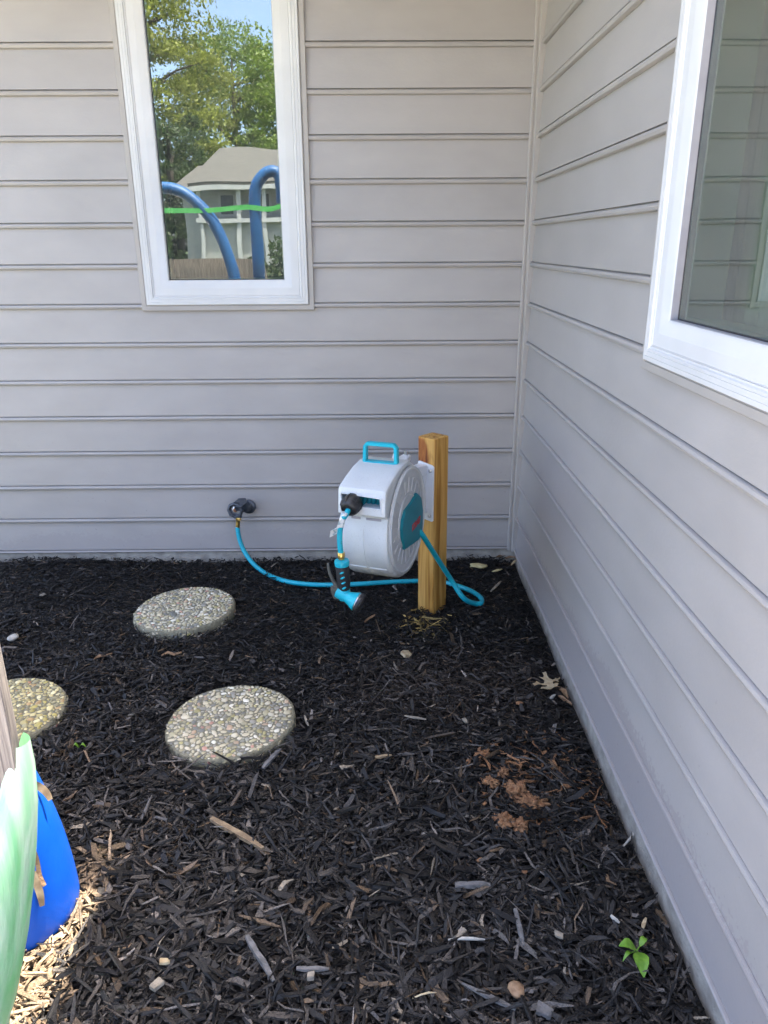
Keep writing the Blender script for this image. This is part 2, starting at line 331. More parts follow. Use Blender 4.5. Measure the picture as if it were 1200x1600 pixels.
def tag(o, label=None, cat=None, group=None, kind=None):
    if label: o['label'] = label
    if cat: o['category'] = cat
    if group: o['group'] = group
    if kind: o['kind'] = kind
    return o
def empty(name, loc, label, cat, group=None, rz=0):
    o = bpy.data.objects.new(name, None); o.empty_display_size = .1; COL.objects.link(o); o.location = loc; o.rotation_euler = (0, 0, rz)
    return tag(o, label, cat, group)
def smooth_path(pts, n=8):
    pts = [Vector(p) for p in pts]; out = []
    for i in range(len(pts)-1):
        p0 = pts[max(i-1, 0)]; p1 = pts[i]; p2 = pts[i+1]; p3 = pts[min(i+2, len(pts)-1)]
        for k in range(n):
            t = k/n; out.append(.5*((2*p1)+(p2-p0)*t+(2*p0-5*p1+4*p2-p3)*t*t+(3*p1-p0-3*p2+p3)*t**3))
    out.append(pts[-1]); return out

# ================================================================== THE HOUSE
E = 0.165                                            # siding exposure
house = empty('house', (0, 0, 0), 'inside corner of a house in taupe beaded siding with two white framed windows', 'house')
XL, YN, ZT, ZT2 = -3.3, -2.95, 2.70, 2.58              # extents: back wall to the left, right wall to the near side, heights
W1 = dict(j=(-1.677, -0.927, 1.126, 2.55))           # window opening in back wall (outer edge of its siding-coloured channel) x0 x1 z0 z1
W2 = dict(j=(-2.72, -1.535, 1.104, 2.30))            # right wall: y0 y1 z0 z1
OFF = .015                                           # sheathing line: the fronts of the siding beads stand about on x = 0 and y = 0
def backP(u, z, out): return Vector((u, OFF-out, z))    # u = x
def rightP(u, z, out): return Vector((OFF-out, u, z))   # u = y

def wall_shell(name, P, u0, u1, zt, j):
    a, b, c, d = j; mb = MB(); i = .045              # the hole in the sheathing lies inside the window frame
    for (p, q, r, s) in ((u0, a+i, -.001, zt), (b-i, u1, -.001, zt), (a+i, b-i, -.001, c+i), (a+i, b-i, d-i, zt)):
        vs = [P(p, r, -.004), P(q, r, -.004), P(q, s, -.004), P(p, s, -.004), P(p, r, -.14), P(q, r, -.14), P(q, s, -.14), P(p, s, -.14)]
        mb.add(vs, [(0,1,2,3),(4,7,6,5),(0,4,5,1),(1,5,6,2),(2,6,7,3),(3,7,4,0)])
    return mb.build(name, M['trim'], house)
wallB = wall_shell('wall', backP, XL, .013, ZT, W1['j'])
wallR = wall_shell('wall', rightP, YN, .013, ZT2, W2['j'])

def plank(P, u0, u1, k, seed, parent, m):
    bh = .018 if k else .010
    z0 = k*E-.020 if k else -.011
    top = (k+1)*E-.0165
    prof = [(.001, z0), (.0120, z0), (.0165, z0+bh*.13), (.0192, z0+bh*.5), (.0170, z0+bh*.87), (.0130, z0+bh), (.0010, z0+bh+.0006), (.0010, z0+bh+.0036), (.0120, z0+bh+.0046)]
    zf = z0+bh+.0046
    for t in (.33, .66, 1): prof.append((.0120+(.0015-.0120)*t, zf+(top-zf)*t))
    n = max(2, int((u1-u0)/.16)); vs = []
    for i in range(n+1):
        u = u0+(u1-u0)*i/n
        for q, (o, z) in enumerate(prof):
            wv = 0
            if q in (9, 10): wv = .0011*mnoise.noise(Vector((u*2.7, seed*3.1+q*.35, seed)))
            vs.append(P(u, z, o+wv+.0006*mnoise.noise(Vector((u*1.3, seed, 7)))))
    m_ = len(prof); fs = [(i*m_+q, (i+1)*m_+q, (i+1)*m_+q+1, i*m_+q+1) for i in range(n) for q in range(m_-1)]
    fs += [tuple(range(m_)), tuple(n*m_+q for q in range(m_))]
    mb = MB().add(vs, fs)
    return mb.build('siding_plank', m, parent, smooth=True, angle=28)
def courses(P, u0, u1, zt, j, parent, m):
    k = 0
    while (k+1)*E < zt+.01:
        z0, z1 = k*E-.02, (k+1)*E-.018
        if z1 > j[2]+.006 and z0 < j[3]-.006:
            if z0 < j[2]-.004 or z1 > j[3]:          # course notched round the window corner: keep it whole below/above the frame
                plank(P, u0, u1, k, k+.37*(u0 < -3), parent, m)
            else:
                plank(P, u0, j[0]+.012, k, k+.1, parent, m); plank(P, j[1]-.012, u1, k, k+.6, parent, m)
        else: plank(P, u0, u1, k, k+.3, parent, m)
        k += 1
courses(backP, XL, -.021, 2.65, W1['j'], wallB, M['siding'])
courses(rightP, YN, -.025, ZT2, W2['j'], wallR, M['siding2'])

# corner post: flange on each wall and a rounded nose between
mb = MB()
prof = [(-.044, .000), (-.044, .0225), (-.041, .0250), (-.033, .0250), (-.0318, .0215), (-.0300, .0215), (-.0288, .0250), (-.0265, .0255), (-.0265, .0345), (-.0255, .0375), (-.0225, .0380), (-.0225, .0400), (-.0265, .0410), (-.0265, .0470), (-.0245, .0490), (0, .0490), (0, 0)]
mb.prism(prof, lambda p, z: Vector((p[0]+OFF, OFF-p[1], z)), -.014, 2.57)
mb.build('corner_post', M['trim'], house)

# foundation strip under the siding
MB().box((XL, .010, -.4), (.011, .017, -.002)).build('foundation', M['concrete'], house)
MB().box((.0095, YN, -.4), (.0165, .0095, -.002)).build('foundation', M['concrete'], house)

def rect_sweep(mb, P, rc, prof):
    """mitred rectangular frame: rc = outer rectangle, prof = [(inset, out)] closed loop"""
    a, b, c, d = rc; n = len(prof); vs = []
    for cx, cz, sx_, sz in ((a, c, 1, 1), (b, c, -1, 1), (b, d, -1, -1), (a, d, 1, -1)):
        for i, o in prof: vs.append(P(cx+sx_*i, cz+sz*i, o))
    fs = []
    for k in range(4):
        l = (k+1) % 4
        for q in range(n): fs.append((k*n+q, l*n+q, l*n+(q+1) % n, k*n+(q+1) % n))
    mb.add(vs, fs)
def inset(rc, i): return (rc[0]+i, rc[1]-i, rc[2]+i, rc[3]-i)

def window(P, j, mirror, curtain):
    org = P((j[0]+j[1])/2, j[2], 0)
    wn = bpy.data.objects.new('window', None); COL.objects.link(wn); wn.parent = house
    mb = MB(); rect_sweep(mb, P, j, [(0, .000), (0, .019), (.002, .0215), (.019, .0215), (.0205, .019), (.0245, .018), (.0245, .000)])
    mb.build('trim_channel', M['trim'], wn)
    r = inset(j, .025)
    mb = MB(); rect_sweep(mb, P, r, [(0, -.02), (0, .0255), (.0015, .0275), (.010, .0275), (.0112, .0260), (.0124, .0275), (.022, .0275), (.0232, .0260), (.0244, .0275), (.029, .0275), (.032, .0235), (.036, .0230), (.036, -.02)])
    mb.build('casing', M['white'], wn)
    r2 = inset(r, .0362)
    mb = MB(); rect_sweep(mb, P, r2, [(0, -.03), (0, .0215), (.0015, .0230), (.003, .0215), (.030, .0210), (.034, .0195), (.058, .0125), (.062, .0110), (.064, .0095), (.064, -.03)])
    mb.build('sash', M['white'], wn, smooth=True, angle=25)
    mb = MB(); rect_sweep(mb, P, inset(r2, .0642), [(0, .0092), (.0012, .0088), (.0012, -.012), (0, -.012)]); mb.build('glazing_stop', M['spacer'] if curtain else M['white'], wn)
    r3 = inset(r2, .0645)
    mb = MB(); rect_sweep(mb, P, inset(r3, -.002), [(0, -.0085), (.0035, -.0065), (.0045, -.0065), (.006, -.0085)]); mb.build('gasket', M['black'], wn)
    g = inset(r3, -.004); a, b, c, d = g
    vs = [P(a, c, -.008), P(b, c, -.008), P(b, d, -.008), P(a, d, -.008), P(a, c, -.017), P(b, c, -.017), P(b, d, -.017), P(a, d, -.017)]
    pane = MB().add([vs[0], vs[1], vs[2], vs[3]], [(0, 1, 2, 3)]).build('pane', M['glass'], wn)
    if pane.data.polygons[0].normal.dot(P(0, 0, 1)-P(0, 0, 0)) < 0: pane.data.flip_normals()
    mb = MB(); rect_sweep(mb, P, g, [(0, -.0125), (.006, -.0125), (.006, -.022), (0, -.022)]); mb.build('spacer', M['spacer'], wn)
    mb = MB(); rect_sweep(mb, P, inset(g, -.01), [(0, -.024), (.022, -.024), (.022, -.038), (.016, -.040), (.016, -.105), (0, -.105)]); mb.build('inner_jamb', M['white'], wn)
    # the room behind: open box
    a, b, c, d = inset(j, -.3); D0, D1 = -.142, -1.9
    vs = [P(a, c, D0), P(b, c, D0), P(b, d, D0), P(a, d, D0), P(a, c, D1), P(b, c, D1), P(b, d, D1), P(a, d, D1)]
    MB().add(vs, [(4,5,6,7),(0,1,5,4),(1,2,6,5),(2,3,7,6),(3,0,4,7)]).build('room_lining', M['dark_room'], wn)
    if curtain:
        u0, u1 = curtain; mb = MB(); n = 24; vs = []
        for i in range(n+1):
            u = u0+(u1-u0)*i/n; o = -.15+.012*math.sin(i*1.9)
            vs += [P(u, c+.28, o), P(u, d-.2, o)]
        mb.add(vs, [(2*i, 2*i+2, 2*i+3, 2*i+1) for i in range(n)]); mb.build('curtain', M['curtain'], wn, smooth=True, angle=80)
    return wn
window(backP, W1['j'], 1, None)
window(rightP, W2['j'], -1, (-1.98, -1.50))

# roofs and eaves (out of the picture, they cast the shade)
def slab(name, pts, th, m, parent):
    n = (Vector(pts[1])-Vector(pts[0])).cross(Vector(pts[2])-Vector(pts[0])).normalized()
    if n.z < 0: n = -n
    vs = [Vector(p) for p in pts]+[Vector(p)+n*th for p in pts]; k = len(pts)
    return MB().add(vs, [tuple(range(k)), tuple(range(k, 2*k))]+[(i, (i+1) % k, k+(i+1) % k, k+i) for i in range(k)]).build(name, m, parent)
rf = slab('roof', [(XL-.3, -1.15, 2.74), (8, -1.15, 2.74), (8, 4, 4.6), (XL-.3, 4, 4.6)], .16, M['shingle'], house)
MB().box((XL-.3, -1.14, 2.69), (8, -.001, 2.735)).build('soffit', M['soffit'], rf)
rf2 = slab('roof', [(-.64, YN-.12, 2.625), (-.64, -.012, 2.625), (4, -.012, 4.5), (4, YN-.12, 4.5)], .09, M['shingle'], house)
MB().box((-.625, YN-.12, 2.585), (-.001, -.012, 2.620)).build('soffit', M['soffit'], rf2)
MB().box((.0, YN-.14, -.3), (7, YN, 2.58)).build('end_wall', M['siding'], house)
MB().box((XL, .14, -.3), (XL+.14, 7.8, ZT)).build('side_wall', M['siding'], house)

# ================================================================== GROUND
g = MB().add([(-160, -200, -.12), (160, -200, -.12), (160, 120, -.12), (-160, 120, -.12)], [(0, 1, 2, 3)]).build('ground', M['lawn'])
tag(g, kind='structure')
def in_bed(x, y): return x > np.interp(y, [-2.98, -2.50, -1.75, -1.2, 0], [-1.94, -1.94, -2.34, -2.74, -2.74])
pt = MB().prism([(-14, -13), (7, -13), (7, -2.98), (-1.95, -2.98), (-1.95, -2.60), (-14, -2.60)], lambda q, d: Vector((q[0], q[1], d)), -.30, -.085); tag(pt.build('bounce_patio', M['bounce_paving']), kind='structure')  # added out of view as a reflector, warms and brightens the walls
nx, ny = 72, 96; X0, X1, Y0, Y1 = -2.72, .06, -2.96, .06
vs = []; fs = []
for i in range(ny+1):
    for jx in range(nx+1):
        x = X0+(X1-X0)*jx/nx; y = Y0+(Y1-Y0)*i/ny
        ed = 1
        vs.append((x, y, ground_z(x, y)-.012+.006*mnoise.noise(Vector((x*9, y*9, 0)))-.12*(1-ed)))
for i in range(ny):
    for jx in range(nx): a = i*(nx+1)+jx; cx_, cy_ = X0+(X1-X0)*(jx+.5)/nx, Y0+(Y1-Y0)*(i+.5)/ny; fs += [(a, a+1, a+nx+2, a+nx+1)] if in_bed(cx_, cy_) else []
tag(MB().add(vs, fs).build('mulch_bed', M['soil'], smooth=True, angle=80), kind='structure')

# ---------------------------------------------------------------- stepping stones
STONES = [((-1.136, -1.348), .206, (R(-.5), R(-2.2)), 'nearest round pebbled stepping stone, buff with a few pink pebbles on its front edge'),
          ((-1.462, -.590), .205, (R(0), R(-2.2)), 'farthest round pebbled stepping stone, grey, standing proud of the mulch below the tap'),
          ((-1.885, -1.315), .206, (R(0), R(-1.5)), 'olive tinted pebbled stepping stone half hidden behind the wrapped bundle')]
def pebble_shape(rng, rx, ry, h, n=9):
    vs = []; ph = rng.uniform(0, 6.28)
    rr = [1+.16*math.sin(2*math.pi*k/n*2+ph)+rng.uniform(-.10, .10) for k in range(n)]
    for f, zz in ((1.0, -.002), (.93, h*.55), (.58, h*.93)):
        for k in range(n):
            a = 2*math.pi*k/n; vs.append((rx*rr[k]*f*math.cos(a), ry*rr[k]*f*math.sin(a), zz))
    vs.append((0, 0, h)); fs = []
    for q in range(2):
        for k in range(n): fs.append((q*n+k, q*n+(k+1) % n, (q+1)*n+(k+1) % n, (q+1)*n+k))
    fs += [(2*n+k, 2*n+(k+1) % n, 3*n) for k in range(n)]
    return vs, fs
PCOL = [((.50, .43, .28), 6), ((.60, .53, .38), 5), ((.38, .33, .19), 5), ((.20, .19, .17), 3), ((.10, .11, .115), 2.5), ((.30, .29, .24), 3), ((.42, .27, .17), 1.5), ((.46, .20, .15), .7), ((.70, .66, .55), 3), ((.36, .31, .11), 2)]
pcw = np.array([p[1] for p in PCOL]); pcw = pcw/pcw.sum()
prng = random.Random(5)
PMESH = []
for i in range(10):
    vs_, fs_ = pebble_shape(prng, 1, prng.uniform(.62, .95), .55)
    me = bpy.data.meshes.new('pebble'); me.from_pydata(vs_, [], fs_); me.update(); me.materials.append(M['pebble'])
    me.polygons.foreach_set('use_smooth', [True]*len(me.polygons)); PMESH.append(me)
def stone(idx, c, rad, tilt, label, nbig):
    zg = ground_z(*c); zt = zg+(.020, .028, .022)[idx]
    root = empty('stepping_stone', (c[0], c[1], zt), label, 'stepping stone', 'round pebble stepping stones in the mulch')
    root.rotation_euler = (tilt[0], tilt[1], 0)
    rg = random.Random(40+idx)
    wob = [1+.012*math.sin(3*a/9+idx)+rg.uniform(-.006, .006) for a in range(64)]
    mb = MB(); vs = []
    prof = [(.94, -.075), (.985, -.05), (1.0, -.016), (.992, -.005), (.972, -.0005)]
    for f, h in prof:
        for k in range(64): a = 2*math.pi*k/64; vs.append((rad*f*wob[k]*math.cos(a), rad*f*wob[k]*math.sin(a), h))
    fs = [(i*64+k, i*64+(k+1) % 64, (i+1)*64+(k+1) % 64, (i+1)*64+k) for i in range(len(prof)-1) for k in range(64)]
    fs += [tuple(range(64))[::-1], tuple((len(prof)-1)*64+k for k in range(64))]
    mb.add(vs, fs); mb.build('slab', M['stone_matrix'], root, smooth=True, angle=50)
    # dart-throwing with shrinking radius
    pts = []; cell = .02; grid = {}
    def ok(x, y, r):
        gx, gy = int(x//cell), int(y//cell)
        for ax in range(gx-2, gx+3):
            for ay in range(gy-2, gy+3):
                for (qx, qy, qr) in grid.get((ax, ay), ()):
                    if (qx-x)**2+(qy-y)**2 < ((qr+r)*.90)**2: return False
        return True
    for r_, tries in ((.0120, 25), (.0098, 220), (.0080, 1400), (.0064, 6000), (.0050, 11000), (.0037, 9000)):
        for _ in range(tries):
            a = rg.uniform(0, 6.283); q = math.sqrt(rg.random())*(rad*.975-r_)
            x, y = q*math.cos(a), q*math.sin(a); r = r_*rg.uniform(.92, 1.12)
            if ok(x, y, r): pts.append((x, y, r)); grid.setdefault((int(x//cell), int(y//cell)), []).append((x, y, r))
    pts.sort(key=lambda p: -p[2])
    fine = MB(); cols = []
    for n_, (x, y, r) in enumerate(pts):
        c_ = PCOL[np.searchsorted(np.cumsum(pcw), rg.random())][0]; k_ = rg.uniform(.9, 1.3); c_ = tuple(min(.80, (v*.76+m_*.24)*k_) for v, m_ in zip(c_, (.47, .42, .29)))
        if idx == 2: c_ = (c_[0]*.95, c_[1]*.9, c_[2]*.62)
        if idx == 1: c_ = (c_[0]*.98, c_[1]*.99, c_[2]*1.0)
        if n_ < nbig:
            o = bpy.data.objects.new('pebble', PMESH[rg.randrange(10)]); COL.objects.link(o); o.parent = root
            o.location = (x, y, rg.uniform(-.0028, -.0004)); o.rotation_euler = (0, 0, rg.uniform(0, 6.28)); s_ = r*1.04; o.scale = (s_, s_, r*rg.uniform(.55, .95)); o['tint'] = c_
        else:
            v_, f_ = pebble_shape(rg, r*1.04, r*rg.uniform(.65, .95), r*.5, 7)
            ca, sa = math.cos(n_), math.sin(n_)
            fine.add([(x+p[0]*ca-p[1]*sa, y+p[0]*sa+p[1]*ca, p[2]-.001) for p in v_], f_); cols += [c_]*len(v_)
    # pebbles showing in the rim
    for k in range(150):
        a = rg.uniform(0, 6.283); r = rg.uniform(.004, .009); v_, f_ = pebble_shape(rg, r, r*.8, r*.45, 7); c_ = PCOL[np.searchsorted(np.cumsum(pcw), rg.random())][0]
        h = rg.uniform(-.045, -.009); u = Vector((math.cos(a), math.sin(a), 0)); t_ = Vector((-math.sin(a), math.cos(a), 0))
        fine.add([u*(rad*.994+p[2]-.001)+t_*p[0]+Vector((0, 0, h+p[1])) for p in v_], f_); cols += [tuple(v*.85 for v in c_)]*len(v_)
    f_ob = fine.build('fine_pebbles', M['pebble'], root, smooth=True, angle=60); f_ob['kind'] = 'stuff'
    at = f_ob.data.color_attributes.new('tint', 'FLOAT_COLOR', 'POINT')
    at.data.foreach_set('color', np.array([(*c_, 1) for c_ in cols], np.float32).ravel())
    return pts
for i, (c, rad, tilt, label) in enumerate(STONES): stone(i, c, rad, tilt, label, (280, 160, 120)[i])

# ---------------------------------------------------------------- mulch: tens of thousands of shredded chips
POSTC = Vector((-.432, -.502, 0))
def mulch():
    n = 112000
    nv = 12
    x = RNG.uniform(-2.70, -.004, n); y = RNG.uniform(-2.97, -.004, n)
    # finer and fewer where the picture cannot see them
    keep = x > np.interp(y, [-2.98, -2.50, -1.75, -1.2, 0], [-1.92, -1.92, -2.32, -2.72, -2.72])
    keep &= (x > -2.4) | (RNG.random(n) < .6)
    for (c, rad, _, _) in STONES:
        d = np.hypot(x-c[0], y-c[1]); keep &= (d > rad+.012)
    u = (x-POSTC.x)*.7071+(y-POSTC.y)*.7071; v = (x-POSTC.x)*-.7071+(y-POSTC.y)*.7071
    keep &= (np.maximum(abs(u), abs(v)) > .055)
    x, y = x[keep], y[keep]; n = len(x)
    near = np.clip((-y-.4)/1.6, 0, 1)
    L = np.exp(RNG.normal(0, .6, n))*(.0155+.0140*near); L = np.clip(L, .004, .09)
    W = np.clip(np.exp(RNG.normal(0, .55, n))*(.0036+.0024*near), .0010, .015); W = np.minimum(W, L*.55)
    T = W*RNG.uniform(.18, .6, n)
    yaw = RNG.uniform(0, 2*np.pi, n); pit = RNG.normal(0, .24, n); rol = RNG.normal(0, .5, n)
    gz = -0.052+0.010*np.sin(2.1*x+1.3*y+.6)+0.007*np.sin(5.3*x-3.1*y)+0.005*np.sin(9.1*y+4.2*x+1)-.034*np.clip((x+.14)/.12, 0, 1)
    z = gz-.010+RNG.random(n)**1.4*.026+np.abs(np.sin(pit))*L*.25
    z = np.where(y > -.05, np.minimum(z, -.028), z); z = np.where(x > -.06, np.minimum(z, -.058), z)
    # three stations along the chip, four corners each, ragged ends and a slight bend
    st = np.array([-.5, RNG.uniform(-.1, .1), .5])
    loc = np.zeros((n, 3, 4, 3))
    bend = RNG.normal(0, .09, n)*L; tap = RNG.uniform(.25, 1.0, (n, 3)); tap[:, 1] = RNG.uniform(.85, 1.1, n)
    cor = np.array([(-1, -1), (1, -1), (1, 1), (-1, 1)])*.5
    for i in range(3):
        for k in range(4):
            jx = RNG.normal(0, .10, n)*L if i != 1 else RNG.normal(0, .05, n)*L
            loc[:, i, k, 0] = st[i]*L+jx
            loc[:, i, k, 1] = cor[k, 0]*W*tap[:, i]+(bend if i == 1 else 0)+RNG.normal(0, .07, n)*W
            loc[:, i, k, 2] = cor[k, 1]*T*(.5+.5*tap[:, i])+(bend*.35 if i == 1 else 0)
    cr, sr = np.cos(rol), np.sin(rol); c2, s2 = np.cos(pit), np.sin(pit); c3, s3 = np.cos(yaw), np.sin(yaw)
    X, Y, Z = loc[..., 0], loc[..., 1], loc[..., 2]
    e = lambda a: a[:, None, None]
    Y, Z = Y*e(cr)-Z*e(sr), Y*e(sr)+Z*e(cr)
    X, Z = X*e(c2)+Z*e(s2), -X*e(s2)+Z*e(c2)
    X, Y = X*e(c3)-Y*e(s3), X*e(s3)+Y*e(c3)
    co = np.stack([X+e(x), Y+e(y), Z+e(z)], -1)
    co[..., 0] = np.minimum(co[..., 0], .002); co[..., 1] = np.minimum(co[..., 1], .002)
    co = co.reshape(-1, 3).astype(np.float32)
    q = []
    for i in range(2):
        for k in range(4): q.append((i*4+k, i*4+(k+1) % 4, (i+1)*4+(k+1) % 4, (i+1)*4+k))
    q += [(3, 2, 1, 0), (8, 9, 10, 11)]
    q = np.array(q); faces = (q[None]+(np.arange(n)*nv)[:, None, None]).reshape(-1, 4).astype(np.int32)
    me = bpy.data.meshes.new('mulch'); me.vertices.add(len(co)); me.vertices.foreach_set('co', co.ravel())
    me.loops.add(faces.size); me.loops.foreach_set('vertex_index', faces.ravel())
    me.polygons.add(len(faces)); me.polygons.foreach_set('loop_start', np.arange(0, faces.size, 4, dtype=np.int32)); me.update(calc_edges=True); me.shade_flat()
    # dyed black, worn grey, a few undyed; nearer chips paler, skylight painted in
    base = np.array([.0084, .0072, .0064])[None]*(1+.35*near[:, None])*np.exp(RNG.normal(0, .5, n))[:, None]
    r = RNG.random(n)
    grey = r < (.05+.24*near); base[grey] = (np.array([.050, .043, .037])[None]*np.exp(RNG.normal(0, .55, grey.sum()))[:, None])
    brn = (r > .955); base[brn] = np.array([.075, .050, .030])[None]*np.exp(RNG.normal(0, .4, brn.sum()))[:, None]
    pale = r > .9955; base[pale] = np.array([.24, .20, .15])[None]*RNG.uniform(.5, 1.2, pale.sum())[:, None]
    # undyed patch by the blue drum, sawdust round the post, reddish soil-dusted patch
    d1 = np.minimum(np.hypot((x+1.345)/.035, (y+1.93)/.06), np.minimum(np.hypot((x+1.345)/.03, (y+2.06)/.08), np.hypot((x+1.395)/.07, (y+2.28)/.18)))
    tan = (RNG.random(n) < np.clip(1.35-d1*.75, 0, .9)); base[tan] = np.array([.205, .145, .090])[None]*np.exp(RNG.normal(0, .3, tan.sum()))[:, None]
    d2 = np.hypot(x+.47, y+.66)/.10
    saw = (RNG.random(n) < np.clip(.42*(1.3-d2), 0, .4)); base[saw] = np.array([.30, .21, .07])[None]*np.exp(RNG.normal(0, .4, saw.sum()))[:, None]
    d3 = np.hypot(x+.20, y+1.60)/.22
    cl = (RNG.random(n) < np.clip(.20*(1.2-d3), 0, .2)); base[cl] = np.array([.17, .085, .04])[None]*np.exp(RNG.normal(0, .4, cl.sum()))[:, None]
    d4 = np.hypot((x+.40)/.42, (y+1.12)/.26); dust = np.clip(1.25-d4, 0, 1)*RNG.uniform(.2, 1, n)
    base += (np.array([.030, .020, .013])[None]*dust[:, None])
    base = np.clip(base, .004, .7)
    colr = np.ones((n, nv, 4), np.float32); colr[..., :3] = base[:, None, :]
    at = me.color_attributes.new('tint', 'FLOAT_COLOR', 'POINT'); at.data.foreach_set('color', colr.ravel())
    me.materials.append(M['chip'])
    o = bpy.data.objects.new('mulch', me); COL.objects.link(o); tag(o, 'black dyed shredded bark mulch covering the bed', 'mulch', kind='stuff')
mulch()

# ================================================================== WOODEN POST
def make_post():
    w2 = .0435; mb = MB(); zs = [-.35, -.06, .2, .45, .679]
    ch = .004
    ring = [(-w2+ch, -w2), (w2-ch, -w2), (w2, -w2+ch), (w2, w2-ch), (w2-ch, w2), (-w2+ch, w2), (-w2, w2-ch), (-w2, -w2+ch)]
    vs = []
    for i, z in enumerate(zs):
        for x, y in ring: vs.append((x, y, z))
    for x, y in ring: vs.append((x*.96, y*.96, .6815))
    n = 8; m_ = len(zs)+1
    fs = [(i*n+k, i*n+(k+1) % n, (i+1)*n+(k+1) % n, (i+1)*n+k) for i in range(m_-1) for k in range(n)]+[tuple(range(n))[::-1], tuple((m_-1)*n+k for k in range(n))]
    o = MB().add(vs, fs).build('wooden_post', M['post'])
    o.location = (POSTC.x, POSTC.y, 0); o.rotation_euler = (R(-.2), R(-.35), R(45))
    return tag(o, 'short square yellow pine post set in the mulch beside the hose reel', 'post')
make_post()

# ================================================================== HOSE REEL
TH = R(20.7)
RS = Vector((math.cos(TH), -math.sin(TH), 0)); RF = Vector((-math.sin(TH), -math.cos(TH), 0)); RU = Vector((0, 0, 1))
RC = Vector((-.6363, -.8500, .4643))
reel = empty('hose_reel', (RC.x, RC.y, .26), 'pale grey retractable hose reel with teal handle bracketed to the wooden post', 'hose reel')
def L(u, v, w): return RC+RF*u+RS*v+RU*w             # u forward, v towards the round side, w up
def LP(u, v, w): return L(u, v, w)-Vector((RC.x, RC.y, .26))
def rb(mb, name, m, parent=reel, **k):
    mb.v = [tuple(Vector(v)-Vector((RC.x, RC.y, .26))) for v in mb.v]
    return mb.build(name, m, parent, **k)
def shell_profile():
    pts = []; r = .205
    for i in range(0, 27):                            # from the front under the visor, round the bottom and the back, to the top
        a = R(20)-R(265)*i/26; pts.append((r*math.cos(a), r*math.sin(a)))
    pts += [(-.03, .217), (.02, .219), (.08, .212), (.15, .195), (.200, .179), (.209, .174), (.213, .166), (.219, .10), (.219, .088), (.214, .083), (.196, .081)]
    return pts
prof = shell_profile(); n = len(prof)
loops = [(-.080, .90), (-.085, .93), (-.0855, .955), (-.083, .985), (-.077, .997), (-.070, 1), (.070, 1), (.077, .997), (.083, .985), (.0855, .955), (.085, .93), (.080, .90)]
vs = []
for v, s_ in loops:
    for u, w_ in prof: vs.append(L(u*s_, v, w_*s_+.002*(1-s_)))
fs = [(i*n+k, i*n+(k+1) % n, (i+1)*n+(k+1) % n, (i+1)*n+k) for i in range(len(loops)-1) for k in range(n)]
fs += [tuple(range(n))[::-1], tuple((len(loops)-1)*n+k for k in range(n))]
mb = MB().add(vs, fs)
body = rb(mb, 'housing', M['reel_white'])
# cut the outlet opening through the visor
cut = MB(); op = [(-.069, .155), (.064, .149), (.066, .145), (.067, .116), (.064, .112), (-.002, .112), (-.016, .094), (-.046, .094), (-.064, .112), (-.071, .151)]
cut.prism(op, lambda p, d: L(d, p[0], p[1]), .12, .26)
cutter = rb(cut, 'cutter', M['black'])
mod = body.modifiers.new('cut', 'BOOLEAN'); mod.object = cutter; mod.operation = 'DIFFERENCE'; mod.solver = 'EXACT'
bpy.context.view_layer.update()
me2 = bpy.data.meshes.new_from_object(body.evaluated_get(bpy.context.evaluated_depsgraph_get()))
body.modifiers.clear(); body.data = me2; bpy.data.objects.remove(cutter)
me2.polygons.foreach_set('use_smooth', [True]*len(me2.polygons)); me2.set_sharp_from_angle(angle=R(30))
# dark well behind the opening and the coils seen in it
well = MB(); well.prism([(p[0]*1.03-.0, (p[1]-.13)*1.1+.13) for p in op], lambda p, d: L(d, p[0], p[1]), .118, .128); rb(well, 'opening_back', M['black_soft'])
mb = MB()
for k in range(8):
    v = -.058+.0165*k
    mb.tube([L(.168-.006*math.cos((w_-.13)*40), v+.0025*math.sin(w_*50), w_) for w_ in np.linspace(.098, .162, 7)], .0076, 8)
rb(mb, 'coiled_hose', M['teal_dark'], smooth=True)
# raised lip round the opening
mb = MB(); lip = [L(.2185+.0006*(.16-p[1])*10-.0015, p[0]*1.02, (p[1]-.13)*1.03+.13) for p in op]
mb.tube(smooth_path(lip+[lip[0]], 3)[:-1], .0022, 6, close=True); rb(mb, 'opening_rim', M['reel_white'], smooth=True)
# moulded slots and seams on the belly
def on_circle(a, r=.205): return (r*math.cos(a), r*math.sin(a))
mb = MB()
for (v0, v1, a) in ((-.045, -.012, R(19)), (.008, .062, R(19))):
    u, w_ = on_circle(a, .2045); mb.box((0, 0, 0), (1, 1, 1), Matrix.Translation(L(u-.004, v0, w_-.0045)) @ Matrix((tuple(RF*.006)+(0,), tuple(RS*(v1-v0))+(0,), (0, 0, .008, 0), (0, 0, 0, 1))).transposed())
rb(mb, 'slot', M['spacer'])
mb = MB()
for (v0, v1) in ((-.068, -.006), (.006, .068)):
    mb.tube([L(*(lambda q: (q[0], v, q[1]))(on_circle(R(-38)+.06*abs(v)))) for v in np.linspace(v0, v1, 6)], .0022, 6)
mb.tube([L(*(lambda q: (q[0], 0, q[1]))(on_circle(a, .2045))) for a in np.linspace(R(10), R(-75), 14)], .0018, 6)
rb(mb, 'seam', M['reel_white'], smooth=True)
